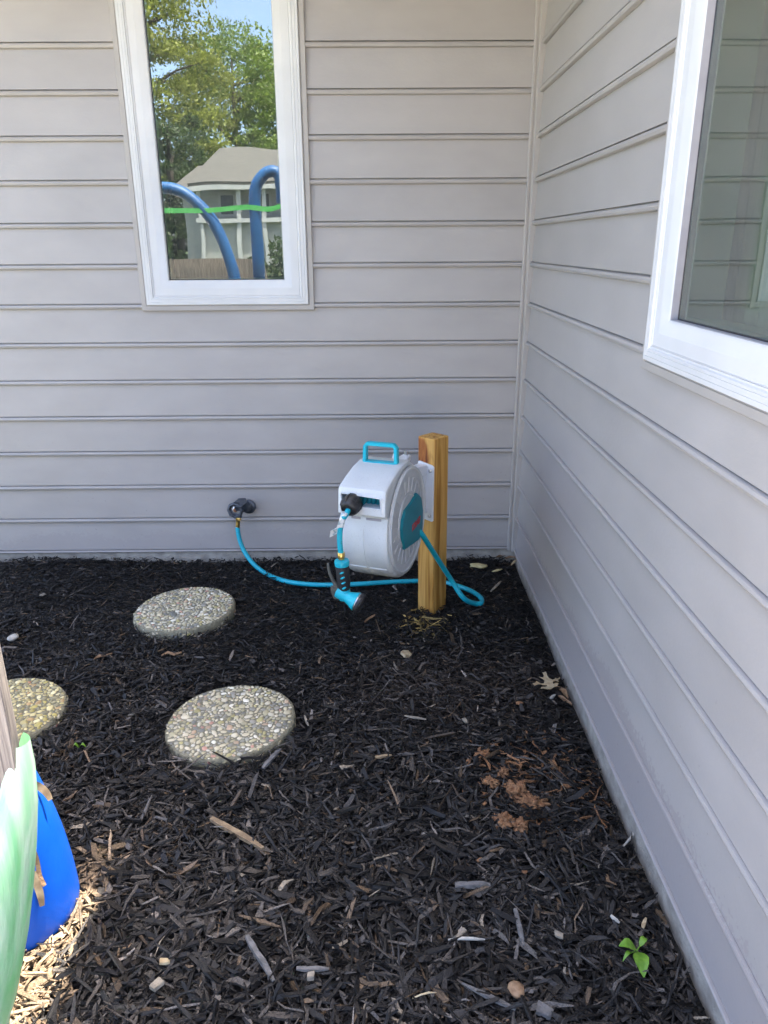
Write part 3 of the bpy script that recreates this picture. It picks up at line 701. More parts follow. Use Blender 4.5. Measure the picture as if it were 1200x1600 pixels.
# the round side: rings, ribs, centre plate
def disc_ring(mb, r0, r1, v0, v1, n=64, cu=-.008):
    vs = []
    for r, v in ((r0, v0), (r0, v1), (r1, v1), (r1, v0)):
        for k in range(n): a = 2*math.pi*k/n; vs.append(L(cu+r*math.cos(a), v, r*math.sin(a)))
    mb.add(vs, [(q*n+k, q*n+(k+1) % n, ((q+1) % 4)*n+(k+1) % n, ((q+1) % 4)*n+k) for q in range(4) for k in range(n)])
mb = MB()
CU = -.008
mb.lathe([(.196, 0), (.196, .006), (.192, .0085), (.186, .0085), (.181, .005), (.160, .0045), (.158, .0015), (.100, .0015), (.099, .006), (.094, .0065), (.092, .004), (.02, .004)], 72, L(CU, .0835, 0), RS)
rb(mb, 'side_cover', M['reel_white2'], smooth=True, angle=30)
mb = MB(); disc_ring(mb, .186, .193, .0915, .0938); rb(mb, 'rim_ring', M['reel_white'])
mb = MB()
for k in range(20):
    a = 2*math.pi*(k+.35)/20; d = Vector((math.cos(a), math.sin(a))); t = Vector((-d.y, d.x))
    p = [d*.106+t*.0015, d*.156+t*.0022, d*.156-t*.0022, d*.106-t*.0015]
    mb.prism([(q.x, q.y) for q in p], lambda q, dd: L(CU+q[0], dd, q[1]), .0845, .0878)
rb(mb, 'side_ribs', M['reel_white2'])
plate = [(-.091, .075), (-.032, .059), (.040, .052), (.070, .026), (.078, -.006), (.072, -.041), (.045, -.089), (-.118, -.110), (-.150, -.104), (-.163, -.071), (-.166, -.012), (-.143, .044)]
mb = MB(); mb.prism([(p[0], p[1]*1.05) for p in plate], lambda q, d: L(q[0], d, q[1]), .0845, .0965)
pl = rb(mb, 'centre_plate', M['teal_dark'], bevel=.003)
cu_ = bpy.data.curves.new('lettering', 'FONT'); cu_.body = 'IORAEI'; cu_.size = .034; cu_.shear = .25; cu_.extrude = .0004; cu_.align_x = 'CENTER'; cu_.align_y = 'CENTER'; cu_.offset = .0012; cu_.space_character = .9
tmp = bpy.data.objects.new('lettering_outline', cu_); COL.objects.link(tmp); bpy.context.view_layer.update()
lm = bpy.data.meshes.new_from_object(tmp.evaluated_get(bpy.context.evaluated_depsgraph_get())); bpy.data.objects.remove(tmp)
lt = bpy.data.objects.new('lettering', lm); COL.objects.link(lt); lm.materials.clear(); lm.materials.append(M['red']); lt.parent = pl
xa = (-RF*.995+RU*.05).normalized(); ya = (RU-xa*RU.dot(xa)).normalized()
lt.matrix_local = Matrix.Translation(LP(-.075, .0972, -.037)) @ Matrix((tuple(xa)+(0,), tuple(ya)+(0,), tuple(xa.cross(ya))+(0,), (0, 0, 0, 1))).transposed()
# carrying handle
mb = MB(); hw = .056
hp = [(-hw-.002, .212), (-hw, .272), (-hw+.007, .281), (hw-.007, .281), (hw, .272), (hw+.002, .212)]
def bar(mb, pts, a, b):
    m_ = len(pts); vs = []
    for i, p in enumerate(pts):
        tg = (Vector(pts[min(i+1, m_-1)])-Vector(pts[max(i-1, 0)])).normalized(); nn = Vector((-tg.y, tg.x))
        for du, dn in ((-a, -b), (a, -b), (a, b), (-a, b)):
            q = Vector(p)+nn*dn; vs.append(L(.028+du, q.x, q.y))
    mb.add(vs, [(i*4+k, i*4+(k+1) % 4, (i+1)*4+(k+1) % 4, (i+1)*4+k) for i in range(m_-1) for k in range(4)]+[(0, 1, 2, 3), tuple((m_-1)*4+k for k in range(4))])
bar(mb, hp, .0115, .0062); rb(mb, 'carry_handle', M['teal'], bevel=.0022)
mb = MB(); mb.box((0, 0, 0), (1, 1, 1), Matrix.Translation(L(.014, -.056, .214)) @ Matrix((tuple(RF*.028)+(0,), tuple(RS*.112)+(0,), (0, 0, .0065, 0), (0, 0, 0, 1))).transposed()); rb(mb, 'handle_base', M['teal'])
# hinge lugs, bracket arm and wall plate on the post face
HN = L(-.245, 0, 0)                                  # hinge axis
for w0 in (.150, -.165):
    rb(MB().prism([(-.17, -.026), (-.258, -.016), (-.264, 0), (-.258, .016), (-.17, .026)], lambda q, d: L(q[0], q[1], d), w0, w0+.022), 'hinge_lug', M['bracket'], bevel=.003)
rb(MB().prism([(-.13, .150), (-.19, .196), (-.205, .204), (-.212, .198), (-.205, .188), (-.15, .14)], lambda q, d: L(q[0], d, q[1]), -.03, -.018), 'locking_tab', M['bracket'], bevel=.003)
PN = Vector((-.7071, -.7071, 0)); PT = Vector((.7071, -.7071, 0))       # post face normal, along the face towards its front edge
PF = POSTC+PN*.0437
def pw(t, o, z): return PF+PT*t+PN*o+Vector((0, 0, z))
mb = MB()
mb.prism([(-.042, .352), (-.036, .348), (.036, .342), (.041, .348), (.041, .570), (.036, .576), (-.036, .584), (-.042, .578)], lambda q, d: pw(q[0], d, q[1]), .0005, .009)
rb(mb, 'wall_plate', M['bracket'], bevel=.002)
mb = MB()
for z0, z1 in ((.535, .575), (.375, .395)):
    a, b = pw(-.036, .006, 0), pw(.010, .006, 0); h0 = HN+RS*.020; h1 = HN-RS*.020
    vs = [Vector((q.x, q.y, z)) for z in (z0, z1) for q in (a, b, h0, h1)]
    mb.add(vs, [(3,2,1,0), (4,5,6,7), (0,1,5,4), (1,2,6,5), (2,3,7,6), (3,0,4,7)])
a, b = pw(-.02, .006, 0), pw(.006, .006, 0); h0 = HN+RS*.016; h1 = HN-RS*.004
vs = [Vector((q.x, q.y, z)) for z in (.396, .534) for q in (a, b, h0, h1)]
mb.add(vs, [(3,2,1,0), (4,5,6,7), (0,1,5,4), (1,2,6,5), (2,3,7,6), (3,0,4,7)])
rb(mb, 'bracket_arm', M['bracket'], bevel=.003)
rb(MB().tube([HN+RU*-.175, HN+RU*.19], .007, 12), 'hinge_pin', M['steel'], smooth=True)
for t, z in ((-.028, .560), (.027, .555), (.027, .366), (-.028, .37)):
    rb(MB().lathe([(.0085, 0), (.0085, .005), (.006, .0075)], 6, pw(t, .009, z), PN), 'bolt', M['steel'])
# ball stop and the short free end of hose
BC = L(.232, -.030, .122)
BA = (BC-L(.20, -.030, .135)).normalized()
mb = MB(); mb.lathe([(.016, -.034), (.027, -.030), (.0325, -.018), (.034, -.006), (.0325, .002), (.0315, .004), (.033, .006), (.0315, .015), (.027, .023), (.022, .026), (.021, .022), (.0115, .022), (.0105, .026)], 28, BC, BA)
st = rb(mb, 'hose_stop', M['black'], smooth=True, angle=28)
mb = MB(); 
for k in range(6):
    a = 2*math.pi*k/6; uu = BA.orthogonal().normalized(); vv = BA.cross(uu); d = uu*math.cos(a)+vv*math.sin(a)
    mb.tube([BC+BA*-.025+d*.0295, BC+BA*-.004+d*.0345, BC+BA*.016+d*.0312], .0026, 6)
mb.v = [tuple(Vector(v)-Vector((RC.x, RC.y, .26))) for v in mb.v]; mb.build('grip_rib', M['black'], st, smooth=True)
NY = -1.095
hp = [BC+BA*.02, BC+BA*.05+Vector((-.004, 0, -.006)), on_y(536, 808, NY-.004), on_y(531.5, 828, NY), on_y(531, 848, NY), on_y(533, 866, NY)]
hp = smooth_path(hp, 8)
rb(MB().tube(hp, .0092, 14), 'outlet_hose', M['hose'], smooth=True)
lb = [p for p in smooth_path([on_y(538.5, 801, NY-.004), on_y(535, 812, NY-.003), on_y(532.5, 822, NY)], 6)]
mb = MB().tube(lb, .0104, 14); rb(mb, 'paper_label', M['paper'], smooth=True)
t0 = on_y(533.5, 817, NY-.012); mb = MB(); tgv = [t0, t0+Vector((-.012, -.004, -.004)), t0+Vector((-.024, -.002, -.020)), t0+Vector((-.028, .002, -.045))]
vs = []
for i, p in enumerate(tgv):
    d = Vector((.006, .0, .016)) if i < 2 else Vector((.012, .002, .006)); vs += [p+d, p-d]
for p in list(vs): vs.append(p+Vector((0, .0012, 0)))
fs = [(2*i, 2*i+1, 2*i+3, 2*i+2) for i in range(3)]+[(8+2*i, 8+2*i+2, 8+2*i+3, 8+2*i+1) for i in range(3)]+[(0, 2, 10, 8), (2, 4, 12, 10), (4, 6, 14, 12), (1, 9, 11, 3), (3, 11, 13, 5), (5, 13, 15, 7), (0, 8, 9, 1), (6, 7, 15, 14)]
rb(mb.add(vs, fs), 'paper_label', M['paper'], smooth=True, angle=60)
rb(MB().lathe([(.0112, -.012), (.0125, -.010), (.0125, .004), (.0105, .006), (.0105, .012)], 16, on_y(533.2, 868, NY), (0, 0, -1)), 'brass_ferrule', M['brass'], smooth=True)

# ================================================================== SPRAY NOZZLE
N0 = on_y(534.2, 878, NY)
noz = empty('spray_nozzle', on_y(541, 930, NY), 'teal and black spray nozzle hanging at the end of the reel hose', 'spray nozzle')
NO = Vector(noz.location)
def nb(mb, name, m, parent=noz, **k):
    mb.v = [tuple(Vector(v)-NO) for v in mb.v]; return mb.build(name, m, parent, **k)
G1 = on_y(537.8, 923, NY); GA = (G1-N0)
gl = GA.length; GA.normalize()
nb(MB().lathe([(.012, -.008), (.024, -.006), (.0255, 0), (.0245, .012), (.021, .014)], 24, N0, GA), 'collar', M['teal'], smooth=True)
nb(MB().lathe([(.0215, .012), (.0235, .018), (.0225, .05), (.0235, .075), (.0215, gl-.02), (.019, gl)], 24, N0, GA), 'grip', M['black_soft'], smooth=True)
fr = (CAM-N0); fr = (fr-GA*fr.dot(GA)).normalized(); sdv = GA.cross(fr)
for k in range(6):
    c = N0+GA*(.030+.0185*k)+fr*.0222-sdv*.003*(k-2.5)*.4
    mb = MB(); d = (sdv*.009+GA*.0035); e_ = GA*.0032
    mb.tube([c-d*.8, c-d*.3+fr*.0008, c+d*.3+fr*.0008, c+d*.8], [.0012, .0034, .0034, .0012], 8); nb(mb, 'grip_inlay', M['teal'], smooth=True)
H0 = on_y(530, 926, NY-.004); H1 = on_y(557, 940, NY-.026); HA = (H1-H0); hl = HA.length; HA.normalize()
nb(MB().lathe([(.009, -.010), (.0185, -.008), (.0205, .0), (.0190, .025), (.0200, hl*.5), (.0250, hl*.72), (.0325, hl*.96), (.0335, hl), (.026, hl+.004)], 28, H0, HA), 'head', M['teal'], smooth=True)
nb(MB().tube([G1-GA*.015, G1+GA*.012, G1+GA*.03], [.0195, .021, .020], 18), 'neck', M['teal'], smooth=True)
nb(MB().lathe([(.0315, hl-.001), (.0315, hl+.005)], 28, H0, HA), 'face_ring', M['steel'], smooth=True)
nb(MB().lathe([(.030, hl+.004), (.0345, hl+.006), (.0360, hl+.015), (.032, hl+.022), (.028, hl+.018), (.01, hl+.019)], 28, H0, HA), 'pattern_dial', M['black'], smooth=True)
lv = smooth_path([on_y(512.5, 880, NY), on_y(513.5, 888, NY), on_y(517, 900, NY), on_y(523, 912, NY), on_y(529, 922, NY), on_y(530, 928, NY)], 5)
nb(MB().tube(lv, [.0042+.0035*i/(len(lv)-1) for i in range(len(lv))], 10), 'lever', M['grey_lever'], smooth=True)
mb = MB(); cl = [(-.018, .010), (.012, .016), (.020, .0), (.012, -.030), (-.006, -.034), (-.014, -.012)]
cc = on_y(524.5, 921, NY); mb.prism(cl, lambda q, d: cc+Vector((q[0], d, q[1])), -.010, .010); nb(mb, 'lever_mount', M['grey_lever'], bevel=.003)

# ================================================================== TAP AND SUPPLY HOSE
TB = Vector((-1.272, -.012, .224))
tap = empty('outdoor_tap', TB, 'dark grey metal outdoor tap on the siding with an open hexagonal outlet', 'tap')
def tb(mb, name, m, **k):
    mb.v = [tuple(Vector(v)-TB) for v in mb.v]; return mb.build(name, m, tap, **k)
tb(MB().lathe([(.034, -.004), (.034, .006), (.031, .009), (.022, .011)], 28, TB, (0, -1, 0)), 'wall_flange', M['tapmetal'], smooth=True)
TO = on_y(367.5, 797, -.085)
mid = TB+Vector((-.012, -.045, .012))
tb(MB().tube(smooth_path([TB+Vector((0, -.006, 0)), mid, TO+Vector((.016, .024, .012)), TO+Vector((.004, .014, .003))], 5), [.021]*5+[.024]*5+[.025]*6, 18), 'body', M['tapmetal'], smooth=True)
tb(MB().lathe([(.030, -.014), (.036, -.012), (.036, .012), (.030, .014)], 6, mid+Vector((-.014, -.012, .018)), (-.25, -.35, .9)), 'bonnet', M['tapmetal'], smooth=True, angle=30)
OA = Vector((-.16, -.96, .12)).normalized()
tb(MB().lathe([(.030, -.016), (.0385, -.012), (.0395, .006), (.036, .011), (.030, .012), (.0285, .010), (.027, -.008)], 8, TO, OA, cap=False), 'outlet_ring', M['tapmetal'], smooth=True, angle=25)
tb(MB().lathe([(.028, -.008), (.020, -.005), (.012, -.002)], 24, TO, OA), 'outlet_washer', M['steel'], smooth=True)
tb(MB().lathe([(.0125, -.004), (.008, .001), (.002, -.002)], 16, TO, OA), 'rusty_core', M['rust'], smooth=True)
BF = on_y(371.5, 811, -.075)
tb(MB().tube([TO+Vector((.012, .018, -.016)), BF+Vector((.006, .002, .006))], [.016, .014], 14), 'down_spout', M['tapmetal'], smooth=True)
hose = empty('supply_hose', BF, 'teal supply hose running from the tap across the mulch and looping up to the reel', 'hose')
def hb(mb, name, m, **k):
    mb.v = [tuple(Vector(v)-BF) for v in mb.v]; return mb.build(name, m, hose, **k)
hb(MB().lathe([(.0125, -.010), (.0135, -.006), (.0135, .006), (.0115, .008)], 8, BF+Vector((.003, 0, 0)), (.25, 0, -1)), 'brass_coupling', M['brass'], smooth=True, angle=30)
B2 = on_y(371, 822, -.075)
hb(MB().tube([BF+Vector((.001, 0, -.006)), B2+Vector((0, 0, -.012))], [.0098, .0105], 14), 'brass_sleeve', M['brass'], smooth=True)
RR = .0105
def gp(px, py, lift=.012): return on_ground(px, py, lift+RR*.6)
endp = L(-.140, .098, -.098)
pth = [B2+Vector((0, 0, -.004)), on_y(374, 842, -.082), on_y(382, 862, -.10), on_y(396, 881, -.13), on_y(417, 897, -.17), gp(446, 908), gp(482, 913), gp(520, 914, .014), gp(560, 912.5, .016), gp(610, 909.5, .014), gp(655, 908), gp(690, 909.5, .012), gp(716, 916), gp(737, 924), gp(751, 934, .013), gp(752, 942, .014), gp(742, 943, .020)]
lastg = pth[-1]
a1 = on_y(724, 934, lastg.y-.035); a2 = on_y(703, 903, -.575); a3 = on_y(679, 866, -.66)
pth += [a1, a2, a3, endp, endp-RS*.012+Vector((-.004, .01, .006))]
hb(MB().tube(smooth_path(pth, 7), RR, 14), 'hose_line', M['hose'], smooth=True)

# ================================================================== WRAPPED BUNDLE AND BLUE DRUM AT LEFT
bun = empty('wrapped_bundle', (-1.45, -2.34, -.05), 'weathered boards wrapped in shiny green plastic film at the left edge of the bed', 'bundle')
BO = Vector(bun.location)
def bb(mb, name, m, parent=bun, **k):
    mb.v = [tuple(Vector(v)-BO) for v in mb.v]; return mb.build(name, m, parent, **k)
for k in range(3):                                   # the boards themselves, their lower corner cut back
    y0 = -2.424+.026*k; x1 = -1.222-.075*k
    poly = [(-2.60, -.06), (x1-.19, -.06), (x1-.13, .20), (x1-.05, .45), (x1-.004, .60), (x1, .70), (x1, 1.10-.03*k), (x1-.25, 1.16-.02*k), (x1-.27, 1.30-.03*k), (-2.60, 1.30-.03*k)]
    bb(MB().prism(poly, lambda q, d: Vector((q[0], d, q[1])), y0, y0+.023), 'board', M['panel'], bevel=.0015)
# film: a ring section lofted from the ground to the belt, drawn tight above and tucked in below
sec = [(-.05, .085, .010), (.05, .068, .012), (.09, .100, .018), (.17, .052, .022), (.26, .028, .030), (.35, .012, .036), (.44, .0, .042), (.53, -.012, .034), (.60, -.018, .022), (.655, -.011, .010)]
vs = []; N = 110
sec2 = [(-.05, -1.372, .03), (.045, -1.350, .055), (.092, -1.331, .075), (.171, -1.306, .100), (.261, -1.280, .115), (.348, -1.258, .108), (.445, -1.237, .085), (.536, -1.221, .052), (.612, -1.2135, .020), (.66, -1.2130, .004)]
for z, xe, bul in sec2:
    x0 = -1.83; yc = -2.392; dy = .022+min(bul, .03)*.3; df = .022+bul
    for k in range(N):
        t = k/(N-1)
        # from the far end along the camera-side face, round the right edge, back along the rear
        if t < .42: s_ = t/.42; x = x0+(xe-.030-x0)*s_; y = yc-df+.006*math.sin(s_*9+z*7)
        elif t < .58: s_ = (t-.42)/.16; a = -math.pi/2+math.pi*s_; x = xe-.030+.030*math.cos(a); y = yc+(dy if a > 0 else df)*math.sin(a)
        else: s_ = (t-.58)/.42; x = xe-.030+(x0-xe+.030)*s_; y = yc+dy
        zz = z-(0 if z < .6 else 1 if z > .64 else .55)*min(.30, 2.5*max(0, xe-x-.020))
        rip = .004*mnoise.noise(Vector((x*40, y*40, z*4)))+.006*mnoise.noise(Vector((x*14+3, y*14, z*3)))
        vs.append((x+rip*.6, y-rip, zz))
fs = [(i*N+k, i*N+k+1, (i+1)*N+k+1, (i+1)*N+k) for i in range(len(sec2)-1) for k in range(N-1)]
bb(MB().add(vs, fs), 'green_film', M['film'], smooth=True, angle=70)

DR = Vector((-1.489, -2.068, -.045))
dr = empty('blue_drum', DR, 'rounded blue plastic drum tapering to its top beside the green film', 'drum')
mb = MB(); prof = [(.112, -.012), (.126, .002), (.1315, .018), (.1315, .05), (.128, .11), (.121, .18), (.112, .24), (.100, .30), (.086, .36), (.070, .41), (.054, .45), (.036, .475), (.018, .485)]
prof = [(q.x, q.y) for q in smooth_path([(a_, b_, 0) for a_, b_ in prof], 4)]; mb.lathe(prof, 64, (0, 0, 0)); mb.build('shell', M['blue'], dr, smooth=True, angle=60)
def ribbon(name, pts, wdt, m, parent, org, th=.0012):
    pts = [Vector(p) for p in smooth_path(pts, 4)]; vs = []
    for i, p in enumerate(pts):
        tg = (pts[min(i+1, len(pts)-1)]-pts[max(i-1, 0)]).normalized(); vw = (CAM-p).normalized(); sd_ = tg.cross(vw).normalized()
        ww = wdt*(.55+.45*math.sin(math.pi*(i+.6)/(len(pts)+.2))); vs += [p-sd_*ww-org, p+sd_*ww-org, p+sd_*ww-vw*th-org, p-sd_*ww-vw*th-org]
    n_ = len(pts); fs = [(i*4+k, i*4+(k+1) % 4, (i+1)*4+(k+1) % 4, (i+1)*4+k) for i in range(n_-1) for k in range(4)]+[(0, 1, 2, 3), tuple((n_-1)*4+k for k in range(4))]
    return MB().add(vs, fs).build(name, m, parent, smooth=True, angle=50)
def on_drum(px, py, off=.004):
    d = ray(px, py); best = None
    for i in range(400):
        p = CAM+d*(1.2+.003*i); h = p.z-DR.z
        if -.01 < h < .485:
            r = np.interp(h, [q[1] for q in prof], [q[0] for q in prof])
            if math.hypot(p.x-DR.x, p.y-DR.y) < r+off: best = p; break
    return best if best is not None else on_y(px, py, -2.15)
ribbon('dry_strip', [on_drum(49, 1222, .012), on_drum(60, 1228, .008), on_drum(72, 1238, .016), on_drum(79, 1250, .02)], .0075, M['strip'], dr, DR)
ribbon('dry_strip', [on_drum(52, 1326), on_drum(57, 1345), on_drum(61, 1368), on_drum(70, 1384, .012)], .006, M['brown_leaf'], dr, DR)
ribbon('dry_strip', [on_drum(52, 1362), on_drum(58, 1382, .01), on_drum(63, 1398, .014), on_drum(66, 1416, .02)], .0075, M['strip'], dr, DR)

# blue tubes and strap standing behind the bundle, seen only as reflections in the far window
def arch(pts, label):
    p = smooth_path(pts, 6); o = p[0].copy(); mb = MB().tube(p, .040, 14); mb.v = [tuple(Vector(v)-o) for v in mb.v]
    ob = mb.build('blue_tube', M['tube_blue'], smooth=True); ob.location = o; return tag(ob, label, 'tube', 'bent blue tubes behind the bundle')
arch([(-1.62, -2.10, -.06), (-1.64, -2.10, 1.0), (-1.65, -2.1, 1.18), (-1.68, -2.1, 1.32), (-1.74, -2.1, 1.49), (-1.82, -2.1, 1.62), (-1.95, -2.1, 1.73), (-2.09, -2.1, 1.765), (-2.24, -2.1, 1.73), (-2.36, -2.1, 1.5), (-2.4, -2.1, -.06)], 'blue tube arch whose sloping shoulder shows at the left of the window reflection')
arch([(-1.50, -2.34, -.06), (-1.50, -2.25, .8), (-1.485, -2.12, 1.18), (-1.48, -2.1, 1.4), (-1.48, -2.1, 1.57), (-1.48, -2.1, 1.7), (-1.455, -2.1, 1.79), (-1.39, -2.1, 1.85), (-1.32, -2.1, 1.85), (-1.295, -2.1, 1.78), (-1.295, -2.11, 1.66)], 'hooked blue tube standing upright at the right of the window reflection')
sp = smooth_path([(-2.38, -2.062, 1.62), (-2.08, -2.062, 1.612), (-1.80, -2.062, 1.618), (-1.55, -2.06, 1.635), (-1.48, -2.06, 1.63), (-1.38, -2.07, 1.62), (-1.30, -2.075, 1.64)], 5)
vs = []
for p in sp: vs += [p+Vector((0, 0, .016)), p-Vector((0, 0, .016)), p+Vector((0, -.002, -.016)), p+Vector((0, -.002, .016))]
stp = MB().add(vs, [(i*4+k, i*4+(k+1) % 4, (i+1)*4+(k+1) % 4, (i+1)*4+k) for i in range(len(sp)-1) for k in range(4)]).build('green_strap', M['strap'])
tag(stp, 'narrow green strap stretched across the blue tubes in the window reflection', 'strap')

# ================================================================== SMALL THINGS ON THE MULCH
def lift(v, z): return Vector((v.x, v.y, v.z+z))
def oak_leaf():
    pts = [(180,455),(250,440),(265,385),(360,400),(450,385),(465,345),(420,300),(330,265),(430,270),(445,220),(410,180),(490,180),(520,240),(560,300),(640,355),(700,330),(710,295),(770,300),(815,260),(830,280),(780,325),(800,370),(720,375),(650,410),(660,450),(760,430),(790,450),(760,500),(680,510),(620,550),(560,555),(480,560),(365,580),(390,530),(480,490),(530,460),(510,435),(440,440),(330,475),(230,500)]
    w_ = [on_ground(820+x/15, 1040+y/15, .036) for x, y in pts]; c = sum(w_, Vector())/len(w_)
    bm = bmesh.new(); vsx = [bm.verts.new(p-c) for p in w_]; bm.faces.new(vsx)
    bmesh.ops.triangulate(bm, faces=bm.faces[:]); bmesh.ops.subdivide_edges(bm, edges=bm.edges[:], cuts=1)
    for v in bm.verts: v.co.z += .010*mnoise.noise(v.co*22)+.12*(v.co.x**2)
    bmesh.ops.solidify(bm, geom=bm.faces[:], thickness=.0008)
    me = bpy.data.meshes.new('oak_leaf'); bm.to_mesh(me); bm.free(); me.materials.append(M['oak'])
    o = bpy.data.objects.new('oak_leaf', me); o.location = c; COL.objects.link(o)
    tag(o, 'pale tan lobed oak leaf lying flat near the right wall', 'leaf')
oak_leaf()
def splinter(name, label, cat, a, b, wpx, m, up=.022, group=None, th=.5, taper=(.6, 1, .95, .45), bow=0):
    name = name if cat == 'splinter' else cat
    A = on_ground(*a, up); B = on_ground(*b, up); d = B-A; wdt = wpx/F*(A-CAM).dot(FW)/2
    c = (A+B)/2; t = d.normalized(); s_ = t.cross(Vector((0, 0, 1))).normalized(); up_ = s_.cross(t)
    vs = []; rg = random.Random(int(a[0]*7+a[1]))
    K = len(taper)
    for i, tp in enumerate(taper):
        q = A+d*i/(K-1)-c+s_*rg.uniform(-.15, .15)*wdt+Vector((0, 0, bow*math.sin(math.pi*i/(K-1))))
        for ds, du in ((-1, -th), (1, -th), (.8, th), (-.8, th)): vs.append(q+s_*wdt*tp*ds*rg.uniform(.85, 1.1)+up_*wdt*du*tp*rg.uniform(.8, 1.2))
    fs = [(i*4+k, i*4+(k+1) % 4, (i+1)*4+(k+1) % 4, (i+1)*4+k) for i in range(K-1) for k in range(4)]+[(0, 1, 2, 3), tuple((K-1)*4+k for k in range(4))]
    o = MB().add(vs, fs).build(name, m); o.location = c; return tag(o, label, cat, group)
T5 = (.7, 1, .95, 1.05, .9, .5)
splinter('wood_splinter', 'long tan wood splinter lying below the nearest stepping stone', 'splinter', (330, 1279), (412, 1325), 11, M['tan_wood'], taper=T5)
splinter('wood_splinter', 'grey split stick pointing away from the front edge of the nearest stepping stone', 'splinter', (410, 1200), (438, 1170), 8, M['grey_wood'], taper=T5)
splinter('wood_splinter', 'thick silvery grey wood splinter below the orange clay clods', 'splinter', (711, 1382), (766, 1382), 11, M['grey_wood'], taper=T5)
splinter('wood_splinter', 'thin bone white twig low in the middle of the bed', 'twig', (700, 1468), (758, 1468), 5, M['bone'], bow=.004)
splinter('wood_splinter', 'long grey splinter with a pale tip at the bottom of the bed', 'splinter', (722, 1536), (806, 1577), 9, M['grey_wood'], taper=(.3, .7, 1, .95, .5))
splinter('wood_splinter', 'thin pale straw lying to the right of the looped hose', 'straw', (767, 924), (783, 908), 4, M['pale_wood'])
splinter('wood_splinter', 'short white splinter below the oak leaf', 'splinter', (860, 1091), (868, 1085), 5, M['bone'])
splinter('wood_splinter', 'upright yellowish grey splinter among dark chips left of the seedling', 'splinter', (805, 1420), (818, 1478), 8, M['grey_wood'], taper=T5)
splinter('wood_splinter', 'dark grey long chip near the bottom centre below the tan splinter', 'splinter', (386, 1462), (428, 1532), 10, M['grey_wood'], taper=T5)
splinter('wood_splinter', 'bluish grey chip lying level at the bottom centre', 'splinter', (463, 1513), (514, 1514), 8, M['grey_wood'], taper=T5)
splinter('wood_splinter', 'pale forked root beside the right wall', 'root', (972, 1324), (992, 1302), 5, M['bone'], taper=(.5, .7, .9, 1.5))
splinter('wood_splinter', 'small white splinter above the seedling', 'splinter', (954, 1430), (968, 1442), 6, M['bone'])
splinter('wood_splinter', 'slender pale splinter left of the wood splinter by the nearest stone', 'splinter', (476, 1118), (482, 1134), 4, M['pale_wood'])
splinter('wood_splinter', 'tan bark sliver in the middle of the bed', 'splinter', (586, 1183), (612, 1180), 6, M['tan_wood'])
splinter('wood_splinter', 'pale straw coloured sliver between the stone and the clay clods', 'splinter', (632, 1118), (666, 1124), 4, M['pale_wood'])
splinter('wood_splinter', 'orange tan sliver standing above the seedling', 'splinter', (1004, 1450), (1009, 1434), 7, M['oak'])
splinter('wood_splinter', 'thin curved yellow straw at the bottom centre', 'straw', (645, 1560), (682, 1551), 3, M['oak'], bow=.006)

def lump(name, label, cat, px, py, wpx, hpx, m, group=None, flat=.45, up=.016, seed=0, rough=.35, sub=2):
    c = on_ground(px, py, up); s_ = (c-CAM).dot(FW)/F; rx = wpx*s_/2; ry = hpx*s_/2/max(.35, -(c-CAM).normalized().z)
    if cat == 'nut': name = 'nut'
    if cat == 'wood chip':
        rg = random.Random(seed); k = [(rg.uniform(.75, 1.1), rg.uniform(.75, 1.1)) for _ in range(5)]
        ring = [(-rx*k[0][0], -ry*k[0][1]), (rx*k[1][0], -ry*k[1][1]), (rx*k[2][0], ry*k[2][1]*.3), (rx*k[3][0]*.8, ry*k[3][1]), (-rx*k[4][0], ry*k[4][1])]
        hh = min(rx, ry)*flat
        o = MB().prism(ring, lambda q, d: Vector((q[0], q[1], d+.15*q[0])), -hh, hh).build(name, m, bevel=min(.0012, hh*.3))
        o.location = c; o.rotation_euler = (rg.uniform(-.25, .25), rg.uniform(-.2, .2), seed*.7); return tag(o, label, cat, group)
    bm = bmesh.new(); bmesh.ops.create_icosphere(bm, subdivisions=sub, radius=1)
    for v in bm.verts:
        k = 1+rough*mnoise.noise(v.co*2.2+Vector((seed*5.1, seed, 0)))+rough*.5*mnoise.noise(v.co*5+Vector((seed, 3, 1)))+rough*.3*mnoise.noise(v.co*11+Vector((3, seed, 1)))
        v.co = Vector((v.co.x*rx*k, v.co.y*ry*k, v.co.z*min(rx, ry)*flat*k))
    me = bpy.data.meshes.new(name); bm.to_mesh(me); bm.free(); me.materials.append(m); me.polygons.foreach_set('use_smooth', [sub > 1]*len(me.polygons))
    o = bpy.data.objects.new(name, me); o.location = c; o.rotation_euler = (0, 0, seed*.7); COL.objects.link(o); return tag(o, label, cat, group)
GC = 'clods of orange brown clay on the mulch'
